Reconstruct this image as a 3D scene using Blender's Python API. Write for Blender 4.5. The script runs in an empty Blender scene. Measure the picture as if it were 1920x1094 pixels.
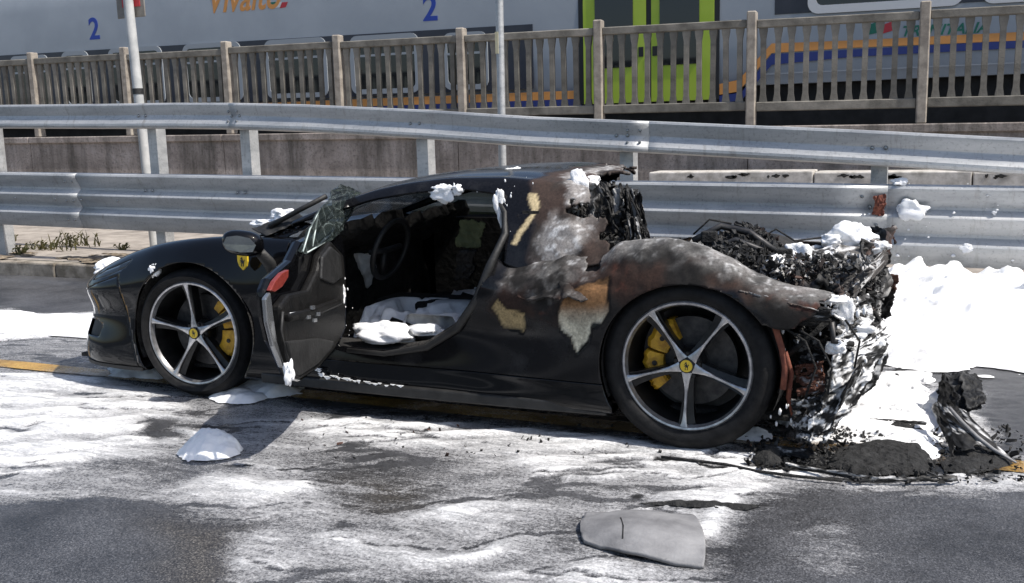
import bpy, bmesh, math, random
import numpy as np
from mathutils import Matrix, Vector

random.seed(7)
PI = math.pi
SC = bpy.context.scene
COL = SC.collection

# ------------------------------------------------------------------ camera, sky, sun, exposure
CP = np.array([2.2169, -4.745, 1.3233]); YAW, PIT, ROL, FPX = -.4173, .1627, -.0262, 1805.0
def cam_axes():
    cy, sy = math.cos(YAW), math.sin(YAW)
    f0 = np.array([sy, cy, 0]); r0 = np.array([cy, -sy, 0]); u0 = np.array([0, 0, 1.])
    cp, sp = math.cos(PIT), math.sin(PIT)
    f = f0*cp - u0*sp; u = u0*cp + f0*sp
    cr, sr = math.cos(ROL), math.sin(ROL)
    return r0*cr + u*sr, u*cr - r0*sr, f
RX, UP, FW = cam_axes()
cam = bpy.data.objects.new('camera', bpy.data.cameras.new('camera'))
COL.objects.link(cam); SC.camera = cam
cam.data.sensor_width = 36; cam.data.lens = FPX/1920*36
cam.data.clip_start = .05; cam.data.clip_end = 2000
M4 = Matrix(((RX[0], UP[0], -FW[0], CP[0]), (RX[1], UP[1], -FW[1], CP[1]), (RX[2], UP[2], -FW[2], CP[2]), (0, 0, 0, 1)))
cam.matrix_world = M4

SUN_DIR = np.array([.575, -.05, .82]); SUN_DIR /= np.linalg.norm(SUN_DIR)
world = bpy.data.worlds.new('World'); SC.world = world; world.use_nodes = True
wn = world.node_tree; wn.nodes.clear()
sky = wn.nodes.new('ShaderNodeTexSky'); sky.sky_type = 'NISHITA'; sky.sun_disc = False
sky.sun_elevation = math.asin(SUN_DIR[2]); sky.sun_rotation = math.atan2(SUN_DIR[0], SUN_DIR[1])
sky.air_density = 1.0; sky.dust_density = 2.0; sky.ozone_density = 1.0
bg = wn.nodes.new('ShaderNodeBackground'); bg.inputs[1].default_value = .115
wo = wn.nodes.new('ShaderNodeOutputWorld')
wn.links.new(sky.outputs[0], bg.inputs[0]); wn.links.new(bg.outputs[0], wo.inputs[0])
sun = bpy.data.objects.new('sun', bpy.data.lights.new('sun', 'SUN')); COL.objects.link(sun)
sun.data.energy = 4.2; sun.data.angle = math.radians(.55); sun.data.color = (1, .95, .88)
sun.rotation_euler = Vector(SUN_DIR).to_track_quat('Z', 'Y').to_euler()
sun.location = (6, -2, 12)
SC.view_settings.view_transform = 'Standard'; SC.view_settings.look = 'None'
SC.view_settings.exposure = .52; SC.view_settings.gamma = 1; SC.view_settings.use_curve_mapping = False
SC.render.engine = 'CYCLES'
SC.cycles.max_bounces = 8; SC.cycles.transparent_max_bounces = 12

# ------------------------------------------------------------------ surveying helpers (photo pixel -> point on a known plane)
def ray(px, py): return FW + RX*(px-960)/FPX - UP*(py-547)/FPX
def on_z(px, py, z=0.):
    d = ray(px, py); return CP + d*(z-CP[2])/d[2]
def on_y(px, py, y):
    d = ray(px, py); return CP + d*(y-CP[1])/d[1]
def on_plane(px, py, c, n):
    d = ray(px, py); return CP + d*(np.dot(n, np.asarray(c)-CP)/np.dot(n, d))

# ------------------------------------------------------------------ noise
def _h(i, j, k, s):
    n = (i.astype(np.int64)*374761393 + j.astype(np.int64)*668265263 + k.astype(np.int64)*2147483647 + s*974634777) & 0xffffffff
    n = ((n ^ (n >> 13))*1274126177) & 0xffffffff
    n = ((n ^ (n >> 16))*2246822519) & 0xffffffff
    return ((n ^ (n >> 15)) & 0xffffff)/float(0xffffff)
def vnoise(P, s=0):
    P = np.asarray(P, float); I = np.floor(P); F = P-I; F = F*F*(3-2*F); I = I.astype(np.int64)
    x, y, z = F[:, 0], F[:, 1], F[:, 2]; out = 0
    for a in (0, 1):
        for b in (0, 1):
            for c in (0, 1):
                w = (x if a else 1-x)*(y if b else 1-y)*(z if c else 1-z)
                out = out + w*_h(I[:, 0]+a, I[:, 1]+b, I[:, 2]+c, s)
    return out
def fbm(P, oct=4, s=0, gain=.5):
    P = np.asarray(P, float); a = 1.; t = 0; o = 0
    for k in range(oct):
        o = o + a*vnoise(P*(2**k)+17.3*k, s+k); t += a; a *= gain
    return o/t
def sstep(a, b, x):
    t = np.clip((x-a)/(b-a), 0, 1); return t*t*(3-2*t)
def poly_sdf(X, Y, poly):
    """signed distance, positive inside"""
    p = np.asarray(poly, float); n = len(p); d = np.full(X.shape, 1e9); ins = np.zeros(X.shape, bool)
    for i in range(n):
        a, b = p[i], p[(i+1) % n]; e = b-a; L = max(e @ e, 1e-12)
        t = np.clip(((X-a[0])*e[0]+(Y-a[1])*e[1])/L, 0, 1)
        d = np.minimum(d, np.hypot(X-a[0]-t*e[0], Y-a[1]-t*e[1]))
        c = (a[1] > Y) != (b[1] > Y)
        with np.errstate(divide='ignore', invalid='ignore'):
            xi = a[0]+(Y-a[1])*e[0]/(e[1] if abs(e[1]) > 1e-12 else 1e-12)
        ins ^= c & (X < xi)
    return np.where(ins, d, -d)

# ------------------------------------------------------------------ materials
MATS = {}
def new_mat(name):
    m = bpy.data.materials.new(name); m.use_nodes = True; MATS[name] = m
    nt = m.node_tree; b = nt.nodes['Principled BSDF']; return m, nt, b
def N(nt, t, **kw):
    n = nt.nodes.new(t)
    for k, v in kw.items():
        if k.startswith('i_'): n.inputs[k[2:].replace('_', ' ')].default_value = v
        else: setattr(n, k, v)
    return n
def noise_node(nt, scale, detail=4, rough=.55, vec=None, stretch=None):
    tc = N(nt, 'ShaderNodeTexCoord'); n = N(nt, 'ShaderNodeTexNoise'); n.inputs['Scale'].default_value = scale
    n.inputs['Detail'].default_value = detail; n.inputs['Roughness'].default_value = rough
    if stretch:
        mp = N(nt, 'ShaderNodeMapping'); mp.inputs['Scale'].default_value = stretch
        nt.links.new(tc.outputs['Object'], mp.inputs[0]); nt.links.new(mp.outputs[0], n.inputs[0])
    else: nt.links.new(tc.outputs['Object'], n.inputs[0])
    return n.outputs['Fac']
def ramp(nt, fac, stops):
    r = N(nt, 'ShaderNodeValToRGB'); e = r.color_ramp.elements
    while len(e) < len(stops): e.new(.5)
    for k, (p, c) in enumerate(stops):
        e[k].position = p; e[k].color = (*c, 1) if len(c) == 3 else c
    nt.links.new(fac, r.inputs[0]); return r.outputs[0]
def bump(nt, b, h, strength=.3, dist=.01):
    n = N(nt, 'ShaderNodeBump'); n.inputs['Strength'].default_value = strength; n.inputs['Distance'].default_value = dist
    nt.links.new(h, n.inputs['Height']); nt.links.new(n.outputs[0], b.inputs['Normal'])
def mixc(nt, fac, a, b):
    m = N(nt, 'ShaderNodeMix', data_type='RGBA')
    for s, v in ((0, fac), (6, a), (7, b)):
        if hasattr(v, 'node'): nt.links.new(v, m.inputs[s])
        else: m.inputs[s].default_value = v if s == 0 else (*v, 1)
    return m.outputs[2]
def math_n(nt, op, a, b=0., clamp=False):
    m = N(nt, 'ShaderNodeMath', operation=op); m.use_clamp = clamp
    for s, v in ((0, a), (1, b)):
        if hasattr(v, 'node'): nt.links.new(v, m.inputs[s])
        else: m.inputs[s].default_value = v
    return m.outputs[0]
def simple(name, c1, c2=None, rough=.6, metal=0., scale=12, bscale=None, bstr=.2, coat=0., stretch=None, spec=.5, lo=.35, hi=.65, bdist=.01):
    m, nt, b = new_mat(name)
    b.inputs['Roughness'].default_value = rough; b.inputs['Metallic'].default_value = metal
    b.inputs['Coat Weight'].default_value = coat; b.inputs['Coat Roughness'].default_value = .06
    b.inputs['Specular IOR Level'].default_value = spec
    if c2 is None: b.inputs['Base Color'].default_value = (*c1, 1)
    else: nt.links.new(ramp(nt, noise_node(nt, scale, 6, .6, stretch=stretch), [(lo, c1), (hi, c2)]), b.inputs['Base Color'])
    if bscale: bump(nt, b, noise_node(nt, bscale, 5, .6), bstr, bdist)
    return m

def m_paint():
    m, nt, b = new_mat('black_paint')
    f = noise_node(nt, 5, 6, .65); g = noise_node(nt, 38, 4, .7)
    c = ramp(nt, f, [(.35, (.0025, .0025, .003)), (.62, (.003, .0032, .004)), (.8, (.010, .010, .010))])
    nt.links.new(mixc(nt, ramp(nt, g, [(.68, (0,)*3), (.80, (.4,)*3)]), c, (.02, .02, .02)), b.inputs['Base Color'])
    nt.links.new(ramp(nt, f, [(.3, (.04,)*3), (.6, (.09,)*3), (.75, (.3,)*3)]), b.inputs['Roughness'])
    b.inputs['Specular IOR Level'].default_value = .15
    b.inputs['Coat Weight'].default_value = .35; b.inputs['Coat Roughness'].default_value = .04
    return m
m_paint()
def m_attr(name, rough_a=.8, rough_b=.12, bs=160, bst=.35):
    """colour comes from the point attribute Col (paint, char, rust, ash, bare composite); its alpha is how much gloss paint is left"""
    m, nt, b = new_mat(name)
    a = N(nt, 'ShaderNodeAttribute', attribute_name='Col')
    g = ramp(nt, noise_node(nt, 90, 5, .7), [(.3, (.55,)*3), (.7, (1.35,)*3)])
    mm = N(nt, 'ShaderNodeMix', data_type='RGBA', blend_type='MULTIPLY'); mm.inputs[0].default_value = 1
    nt.links.new(a.outputs['Color'], mm.inputs[6]); nt.links.new(g, mm.inputs[7])
    nt.links.new(mm.outputs[2], b.inputs['Base Color'])
    mr = N(nt, 'ShaderNodeMapRange'); mr.inputs['To Min'].default_value = rough_a; mr.inputs['To Max'].default_value = rough_b
    nt.links.new(a.outputs['Alpha'], mr.inputs[0]); nt.links.new(mr.outputs[0], b.inputs['Roughness'])
    bn = N(nt, 'ShaderNodeBump'); bn.inputs['Distance'].default_value = .004
    b.inputs['Specular IOR Level'].default_value = .28
    s = math_n(nt, 'SUBTRACT', 1., a.outputs['Alpha'], True); s = math_n(nt, 'MULTIPLY', s, bst)
    nt.links.new(s, bn.inputs['Strength']); nt.links.new(noise_node(nt, bs, 5, .7), bn.inputs['Height'])
    nt.links.new(bn.outputs[0], b.inputs['Normal'])
    return m
m_attr('burnt_panel'); m_attr('char_rubble', .75, .3, 120, .5)

def m_road(name, base):
    """asphalt (or line paint) under a film of extinguishing foam; the film follows the point attributes film, soot and grit"""
    m, nt, b = new_mat(name)
    fa = N(nt, 'ShaderNodeAttribute', attribute_name='film').outputs['Fac']
    so = N(nt, 'ShaderNodeAttribute', attribute_name='soot').outputs['Fac']
    gr = N(nt, 'ShaderNodeAttribute', attribute_name='grit').outputs['Fac']
    def flow(scale, detail, rough, st, dist):
        tc = N(nt, 'ShaderNodeTexCoord'); mp = N(nt, 'ShaderNodeMapping'); mp.inputs['Rotation'].default_value = (0, 0, -.38); mp.inputs['Scale'].default_value = st
        n = N(nt, 'ShaderNodeTexNoise'); n.inputs['Scale'].default_value = scale; n.inputs['Detail'].default_value = detail; n.inputs['Roughness'].default_value = rough; n.inputs['Distortion'].default_value = dist
        nt.links.new(tc.outputs['Object'], mp.inputs[0]); nt.links.new(mp.outputs[0], n.inputs[0]); return n.outputs['Fac']
    n_f = flow(38, 5, .72, (.6, 1.5, 1), .8); n_m = flow(11, 7, .68, (.32, 1.7, 1), 1.6); n_c = noise_node(nt, 170, 3, .7)
    asph = ramp(nt, n_c, [(.36, tuple(v*.3 for v in base)), (.55, base), (.70, tuple(min(.5, v*2.6) for v in base))])
    damp = noise_node(nt, 1.7, 6, .65)
    dm = N(nt, 'ShaderNodeMix', data_type='RGBA', blend_type='MULTIPLY'); dm.inputs[0].default_value = 1; nt.links.new(asph, dm.inputs[6]); nt.links.new(ramp(nt, damp, [(.36, (.50,)*3), (.62, (1.2,)*3)]), dm.inputs[7]); asph = dm.outputs[2]
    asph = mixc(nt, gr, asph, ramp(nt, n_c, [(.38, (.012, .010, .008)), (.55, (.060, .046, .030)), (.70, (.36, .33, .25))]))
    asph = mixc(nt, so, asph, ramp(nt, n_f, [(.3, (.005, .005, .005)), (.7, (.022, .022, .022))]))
    n_i = noise_node(nt, 78, 5, .78)
    n = math_n(nt, 'ADD', math_n(nt, 'MULTIPLY', n_i, .42), math_n(nt, 'ADD', math_n(nt, 'MULTIPLY', n_f, .26), math_n(nt, 'MULTIPLY', n_m, .32)))
    # film shows where its density beats the noise
    e = math_n(nt, 'SUBTRACT', math_n(nt, 'ADD', fa, math_n(nt, 'MULTIPLY', n, 2.3)), 1.43)
    fac = math_n(nt, 'MULTIPLY', e, 1.5, True)
    # in thin film the stones of the asphalt still poke through
    poke = ramp(nt, n_c, [(.42, (.55,)*3), (.58, (1,)*3)])
    thin = math_n(nt, 'MULTIPLY', fac, math_n(nt, 'SUBTRACT', 1.3, fac))
    fac = math_n(nt, 'SUBTRACT', fac, math_n(nt, 'MULTIPLY', thin, math_n(nt, 'SUBTRACT', 1., poke)), True)
    foamc = mixc(nt, sstep_n(nt, fa, .62, .90), ramp(nt, n_i, [(.34, (.30, .30, .31)), (.62, (.62, .62, .63))]), ramp(nt, n_m, [(.35, (.64, .65, .66)), (.6, (.84, .84, .84))]))
    nt.links.new(mixc(nt, fac, asph, foamc), b.inputs['Base Color'])
    wet = math_n(nt, 'MULTIPLY', sstep_n(nt, fa, .05, .35), .22)
    nt.links.new(math_n(nt, 'SUBTRACT', math_n(nt, 'ADD', math_n(nt, 'MULTIPLY', fac, .25), .42), wet), b.inputs['Roughness'])
    b.inputs['Specular IOR Level'].default_value = .45
    h = math_n(nt, 'ADD', math_n(nt, 'MULTIPLY', fac, .9), math_n(nt, 'MULTIPLY', n_c, .5))
    bump(nt, b, h, .5, .006)
    return m
def sstep_n(nt, x, a, b_):
    m = N(nt, 'ShaderNodeMapRange', interpolation_type='SMOOTHSTEP'); m.inputs['From Min'].default_value = a; m.inputs['From Max'].default_value = b_
    nt.links.new(x, m.inputs[0]); return m.outputs[0]
m_road('asphalt', (.072, .073, .078)); m_road('ochre_line', (.45, .25, .06))

def m_foam():
    m, nt, b = new_mat('foam')
    nt.links.new(ramp(nt, noise_node(nt, 5, 7, .72), [(.30, (.50, .50, .51)), (.46, (.80, .81, .82)), (.6, (.87, .87, .88))]), b.inputs['Base Color']); b.inputs['Roughness'].default_value = .7
    b.inputs['Subsurface Weight'].default_value = .25; b.inputs['Subsurface Radius'].default_value = (.02, .02, .02); b.inputs['Subsurface Scale'].default_value = .5
    h = math_n(nt, 'ADD', noise_node(nt, 55, 6, .7), math_n(nt, 'MULTIPLY', noise_node(nt, 220, 3, .6), .4)); bump(nt, b, h, .45, .012)
    return m
m_foam()
def m_galv():
    m, nt, b = new_mat('galvanised_steel')
    f = noise_node(nt, 3.5, 8, .7, stretch=(.35, 1, 2.5)); g = noise_node(nt, 45, 4, .7)
    c = ramp(nt, f, [(.3, (.30, .31, .32)), (.5, (.43, .44, .445)), (.7, (.54, .54, .535))])
    d = ramp(nt, g, [(.30, (.45,)*3), (.46, (1,)*3)])
    mm = N(nt, 'ShaderNodeMix', data_type='RGBA', blend_type='MULTIPLY'); mm.inputs[0].default_value = .6
    nt.links.new(c, mm.inputs[6]); nt.links.new(d, mm.inputs[7]); nt.links.new(mm.outputs[2], b.inputs['Base Color'])
    mm_out = mixc(nt, ramp(nt, noise_node(nt, 6, 6, .75, stretch=(2.5, 1, .25)), [(.56, (0,)*3), (.74, (.55,)*3)]), mm.outputs[2], (.16, .14, .115)); nt.links.new(mm_out, b.inputs['Base Color'])
    b.inputs['Metallic'].default_value = .45
    nt.links.new(ramp(nt, f, [(.3, (.42,)*3), (.7, (.62,)*3)]), b.inputs['Roughness'])
    bump(nt, b, noise_node(nt, 2.2, 3, .5), .12, .03)
m_galv()
def m_wall():
    m, nt, b = new_mat('stained_concrete')
    f = noise_node(nt, 1.6, 8, .72); v = noise_node(nt, 2.2, 7, .7, stretch=(1.6, 1, .22)); g = noise_node(nt, 26, 5, .75)
    c = ramp(nt, f, [(.3, (.16, .135, .12)), (.5, (.30, .26, .235)), (.7, (.42, .375, .35))])
    c = mixc(nt, ramp(nt, v, [(.42, (0,)*3), (.66, (.85,)*3)]), c, (.07, .062, .052))
    c = mixc(nt, ramp(nt, g, [(.5, (0,)*3), (.68, (.65,)*3)]), c, (.06, .052, .045))
    nt.links.new(c, b.inputs['Base Color']); b.inputs['Roughness'].default_value = .9; bump(nt, b, g, .4, .02)
m_wall()
simple('fence_concrete', (.085, .08, .07), (.25, .235, .21), .9, scale=4.5, lo=.3, hi=.68, bscale=60, bstr=.4)
_m = MATS['fence_concrete']; _nt = _m.node_tree; _b = _nt.nodes['Principled BSDF']; _src = _b.inputs['Base Color'].links[0].from_socket
_oi = N(_nt, 'ShaderNodeObjectInfo'); _mm = N(_nt, 'ShaderNodeMix', data_type='RGBA', blend_type='MULTIPLY'); _mm.inputs[0].default_value = 1
_nt.links.new(_src, _mm.inputs[6]); _nt.links.new(ramp(_nt, _oi.outputs['Random'], [(0, (.66, .66, .64)), (1, (1.12, 1.10, 1.06))]), _mm.inputs[7]); _nt.links.new(_mm.outputs[2], _b.inputs['Base Color'])
simple('post_concrete', (.20, .175, .15), (.36, .32, .27), .9, scale=9, bscale=60, bstr=.3)
simple('pavement_concrete', (.20, .175, .15), (.36, .32, .275), .92, scale=5, bscale=40, bstr=.4)
simple('kerb_concrete', (.13, .11, .085), (.34, .30, .25), .9, scale=6, bscale=50, bstr=.6)
simple('soil', (.07, .052, .034), (.26, .21, .15), .95, scale=16, bscale=70, bstr=.9)
simple('pale_concrete', (.30, .28, .25), (.56, .53, .49), .85, scale=9, bscale=50, bstr=.3)
simple('ballast', (.08, .075, .07), (.2, .19, .17), .95, scale=18, bscale=25, bstr=1., bdist=.06)
simple('train_grey', (.29, .315, .345), (.33, .355, .385), .38, scale=1.2)
simple('train_band', (.018, .02, .032), (.03, .032, .045), .3, scale=2)
simple('train_under', (.006, .006, .006), (.02, .02, .02), .9, scale=4)
simple('train_frame', (.30, .32, .34), None, .4)
simple('lime', (.33, .46, .03), (.38, .50, .05), .4, scale=2)
simple('orange_print', (.62, .27, .07), None, .45); simple('blue_print', (.02, .035, .17), None, .4)
simple('number_blue', (.018, .05, .32), None, .4)
simple('green_print', (.01, .14, .09), None, .5); simple('red_print', (.45, .03, .04), None, .5)
simple('white_print', (.6, .6, .6), None, .5)
simple('dark_glass', (.012, .014, .016), None, .06, spec=.6)
simple('pole_paint', (.34, .35, .35), (.50, .50, .49), .5, scale=6)
simple('sign_back', (.16, .14, .12), (.25, .23, .2), .6, scale=8)
simple('rubber', (.005, .005, .0055), (.013, .013, .0135), .7, scale=25, bscale=90, bstr=.25, spec=.22)
simple('rim_dark', (.012, .012, .013), (.03, .03, .03), .35, metal=.6, scale=18)
simple('rim_silver', (.30, .30, .31), (.55, .55, .56), .28, metal=.8, scale=26)
simple('brake_iron', (.03, .03, .032), (.075, .072, .07), .5, metal=.7, scale=25)
simple('caliper_yellow', (.30, .15, .008), (.60, .34, .018), .55, scale=24, bscale=60, bstr=.4)
simple('badge_yellow', (.66, .46, .03), None, .35)
simple('badge_black', (.01, .01, .01), None, .5)
simple('trim_black', (.006, .006, .006), (.018, .018, .018), .6, scale=15, bscale=50, bstr=.3)
simple('cabin_char', (.005, .005, .005), (.028, .026, .024), .9, scale=9, bscale=24, bstr=.9, bdist=.04)
simple('door_trim', (.003, .0028, .0027), (.009, .0085, .008), .5, scale=16, bscale=90, bstr=.4, spec=.25)
simple('chrome_dim', (.30, .31, .32), None, .25, metal=.8)
simple('reflector_red', (.13, .018, .014), (.20, .032, .022), .4, scale=60)
simple('rust', (.10, .028, .018), (.22, .07, .04), .85, scale=22, bscale=60, bstr=.5)
simple('grey_panel', (.10, .10, .105), (.25, .25, .255), .65, scale=7, bscale=90, bstr=.3, lo=.3, hi=.7)
simple('char_crust', (.004, .004, .004), (.022, .022, .022), .9, scale=24, bscale=40, bstr=1., bdist=.03)
simple('weed', (.05, .06, .015), (.16, .13, .05), .9, scale=20)
simple('mirror_glass', (.22, .24, .25), (.34, .36, .36), .18, metal=.9, scale=14)
simple('label_cream', (.55, .48, .30), (.6, .54, .36), .6)
simple('olive_cloth', (.045, .055, .022), (.09, .10, .045), .8, scale=14)
simple('glass_edge', (.45, .52, .50), None, .3)
simple('wire', (.25, .25, .25), None, .5, metal=.6)
def m_glass(name, col, rough=.08, alpha=.5):
    m, nt, b = new_mat(name)
    b.inputs['Base Color'].default_value = (*col, 1); b.inputs['Roughness'].default_value = rough
    b.inputs['Alpha'].default_value = alpha; b.inputs['Specular IOR Level'].default_value = .6
    return m
m_glass('window_glass_green', (.10, .14, .05), .1, .55)
def m_cracked():
    m, nt, b = new_mat('cracked_glass')
    tc = N(nt, 'ShaderNodeTexCoord'); v = N(nt, 'ShaderNodeTexVoronoi', feature='DISTANCE_TO_EDGE'); v.inputs['Scale'].default_value = 13
    nt.links.new(tc.outputs['Object'], v.inputs[0])
    c = ramp(nt, v.outputs['Distance'], [(0, (.16, .19, .185)), (.02, (.035, .044, .042)), (.2, (.02, .027, .026))])
    nt.links.new(c, b.inputs['Base Color']); b.inputs['Roughness'].default_value = .12
    a = ramp(nt, v.outputs['Distance'], [(0, (.9,)*3), (.04, (.62,)*3)]); nt.links.new(a, b.inputs['Alpha'])
m_cracked()

# ------------------------------------------------------------------ object helpers
def root_pos(o):
    p = Vector((0, 0, 0))
    while o is not None: p += o.location; o = o.parent
    return np.array(p)
def mesh_obj(name, V, F, mat, parent=None, smooth=True, base=None, col=None, attrs=None, solid=0., auto=None):
    V = np.asarray(V, float).reshape(-1, 3)
    off = root_pos(parent) if parent is not None else (np.array(base, float) if base is not None else np.zeros(3))
    me = bpy.data.meshes.new(name); me.from_pydata((V-off).tolist(), [], F if isinstance(F, list) else F.tolist())
    mats = mat if isinstance(mat, (list, tuple)) else [mat]
    for m in mats: me.materials.append(MATS[m])
    if smooth: me.polygons.foreach_set('use_smooth', np.ones(len(me.polygons), bool))
    if col is not None:
        a = me.color_attributes.new('Col', 'FLOAT_COLOR', 'POINT'); a.data.foreach_set('color', np.asarray(col, np.float32).ravel())
    for k, v in (attrs or {}).items():
        a = me.attributes.new(k, 'FLOAT', 'POINT'); a.data.foreach_set('value', np.asarray(v, np.float32))
    me.update()
    if smooth and auto: me.set_sharp_from_angle(angle=math.radians(auto))
    o = bpy.data.objects.new(name, me); COL.objects.link(o)
    if parent is not None: o.parent = parent
    elif base is not None: o.location = base
    if solid:
        s = o.modifiers.new('thickness', 'SOLIDIFY'); s.thickness = solid; s.offset = -1
    return o
def tag(o, label=None, cat=None, group=None, kind=None):
    for k, v in (('label', label), ('category', cat), ('group', group), ('kind', kind)):
        if v: o[k] = v
    return o
def thing(name, label, cat, loc=(0, 0, 0), group=None):
    o = bpy.data.objects.new(name, None); COL.objects.link(o); o.location = loc; o.empty_display_size = .2
    return tag(o, label, cat, group)
class MB:
    def __init__(s): s.v = []; s.f = []
    def add(s, V, F):
        n = len(s.v); s.v += [tuple(map(float, p)) for p in V]; s.f += [tuple(int(i)+n for i in f) for f in F]; return s
    def box(s, a, b):
        x0, y0, z0 = a; x1, y1, z1 = b
        return s.add([(x0,y0,z0),(x1,y0,z0),(x1,y1,z0),(x0,y1,z0),(x0,y0,z1),(x1,y0,z1),(x1,y1,z1),(x0,y1,z1)],
                     [(0,3,2,1),(4,5,6,7),(0,1,5,4),(1,2,6,5),(2,3,7,6),(3,0,4,7)])
    def tube(s, pts, r, n=8, cap=True):
        pts = np.asarray(pts, float); R = np.broadcast_to(np.asarray(r, float), (len(pts),)); V = []; F = []
        for i, p in enumerate(pts):
            t = pts[min(i+1, len(pts)-1)]-pts[max(i-1, 0)]; t = t/np.linalg.norm(t)
            u = np.cross(t, (0, 0, 1) if abs(t[2]) < .9 else (1, 0, 0)); u /= np.linalg.norm(u); w = np.cross(t, u)
            for k in range(n):
                a = 2*PI*k/n; V.append(p+R[i]*(math.cos(a)*u+math.sin(a)*w))
        for i in range(len(pts)-1):
            for k in range(n): F.append((i*n+k, i*n+(k+1) % n, (i+1)*n+(k+1) % n, (i+1)*n+k))
        if cap: F.append(tuple(range(n-1, -1, -1))); F.append(tuple(range((len(pts)-1)*n, len(pts)*n)))
        return s.add(V, F)
    def prism(s, poly, thick):
        """closed 3-D polygon extruded along vector thick"""
        P = np.asarray(poly, float); n = len(P); t = np.asarray(thick, float)
        return s.add(list(P)+list(P+t), [tuple(range(n)), tuple(range(2*n-1, n-1, -1))]+[(i, i+n, (i+1) % n+n, (i+1) % n) for i in range(n)])
    def obj(s, name, mat, parent=None, smooth=False, base=None, auto=None, **k):
        return mesh_obj(name, s.v, s.f, mat, parent, smooth, base, auto=auto, **k)
def bevel(o, w=.01, seg=2):
    m = o.modifiers.new('bevel', 'BEVEL'); m.width = w; m.segments = seg; m.limit_method = 'ANGLE'; return o
def grid_faces(nu, nv, flip=False):
    i = np.arange(nu-1)[:, None]*nv+np.arange(nv-1)[None, :]
    f = np.stack([i, i+nv, i+nv+1, i+1], -1).reshape(-1, 4)
    return f[:, ::-1] if flip else f
def quads_to_tris(f): return np.concatenate([f[:, [0, 1, 2]], f[:, [0, 2, 3]]])
def clip(V, T, d):
    """keep the part of a triangle mesh where d > 0, cutting along the zero line"""
    pos = d > 0; cnt = pos[T].sum(1); keep = T[cnt == 3].tolist(); mix = T[(cnt == 1) | (cnt == 2)]
    Vn = V.tolist(); cache = {}
    def cut(a, b):
        k = (a, b) if a < b else (b, a)
        if k not in cache:
            t = d[k[0]]/(d[k[0]]-d[k[1]]); cache[k] = len(Vn); Vn.append((V[k[0]]*(1-t)+V[k[1]]*t).tolist())
        return cache[k]
    for tri in mix.tolist():
        out = []
        for i in range(3):
            a, b = tri[i], tri[(i+1) % 3]
            if pos[a]: out.append(a)
            if pos[a] != pos[b]: out.append(cut(a, b))
        if len(out) == 3: keep.append(out)
        elif len(out) == 4: keep += [[out[0], out[1], out[2]], [out[0], out[2], out[3]]]
    if not keep: return np.zeros((0, 3)), np.zeros((0, 3), int)
    K = np.array(keep); u, inv = np.unique(K, return_inverse=True)
    return np.array(Vn)[u], inv.reshape(-1, 3)
def lathe(prof, n, c, axis='y', sgn=1, a0=0., a1=2*PI):
    """profile (r, h); axis along y; sgn=-1 points h towards the camera side"""
    V = []; full = abs(a1-a0-2*PI) < 1e-6; m = n if full else n+1
    for k in range(m):
        a = a0+(a1-a0)*k/n
        for r, h in prof: V.append((c[0]+r*math.cos(a), c[1]+sgn*h, c[2]+r*math.sin(a)))
    L = len(prof); F = []
    for k in range(n if full else n):
        k2 = (k+1) % m
        for i in range(L-1): F.append((k*L+i, k2*L+i, k2*L+i+1, k*L+i+1) if sgn > 0 else (k*L+i, k*L+i+1, k2*L+i+1, k2*L+i))
    return V, F
def blob(c, r, seed, amp=.35, freq=2.2, sub=3, flat=True):
    bm = bmesh.new(); bmesh.ops.create_icosphere(bm, subdivisions=sub, radius=1)
    V = np.array([v.co[:] for v in bm.verts]); F = [tuple(v.index for v in f.verts) for f in bm.faces]; bm.free()
    n = fbm(V*freq*.6+seed*7.7, 3, seed); lump = 1-np.abs(fbm(V*freq*1.5+seed*3.1, 4, seed+50)-.5)*2
    V = V*(.80+amp*3.0*(n-.5)+.30*amp*(lump-.4))[:, None]
    if flat: V[:, 2] = np.where(V[:, 2] < -.25, -.25+(V[:, 2]+.25)*.2, V[:, 2])
    return V*np.asarray(r)+np.asarray(c), F
def crumple(c00, c10, c11, c01, nu, nv, amp, freq, seed, ragged=.12, hole=0.):
    u = np.linspace(0, 1, nu)[:, None]; v = np.linspace(0, 1, nv)[None, :]
    c = [np.asarray(q, float) for q in (c00, c10, c11, c01)]
    P = (c[0]*((1-u)*(1-v))[..., None]+c[1]*(u*(1-v))[..., None]+c[2]*(u*v)[..., None]+c[3]*((1-u)*v)[..., None]).reshape(-1, 3)
    D = np.stack([fbm(P*freq+31*k+seed, 5, seed+k, .6)-.5 for k in range(3)], -1)
    rid = np.abs(fbm(P*freq*1.7+5+seed, 4, seed+9, .6)-.5)*2.4
    nrm = np.cross(c[1]-c[0], c[3]-c[0]); nrm /= np.linalg.norm(nrm)
    Q = P+D*amp*2+nrm*(rid[:, None]-.3)*amp
    U, W = np.meshgrid(u[:, 0], v[0], indexing='ij')
    e = np.minimum(np.minimum(U, 1-U), np.minimum(W, 1-W)).ravel()
    d = e-ragged*(fbm(P*freq*2.2+3+seed, 3, seed+4)-.28)*1.6
    if hole: d = np.minimum(d, (fbm(P*freq*1.3+50+seed, 3, seed+6)-hole))
    return clip(Q, quads_to_tris(grid_faces(nu, nv)), d)
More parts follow.
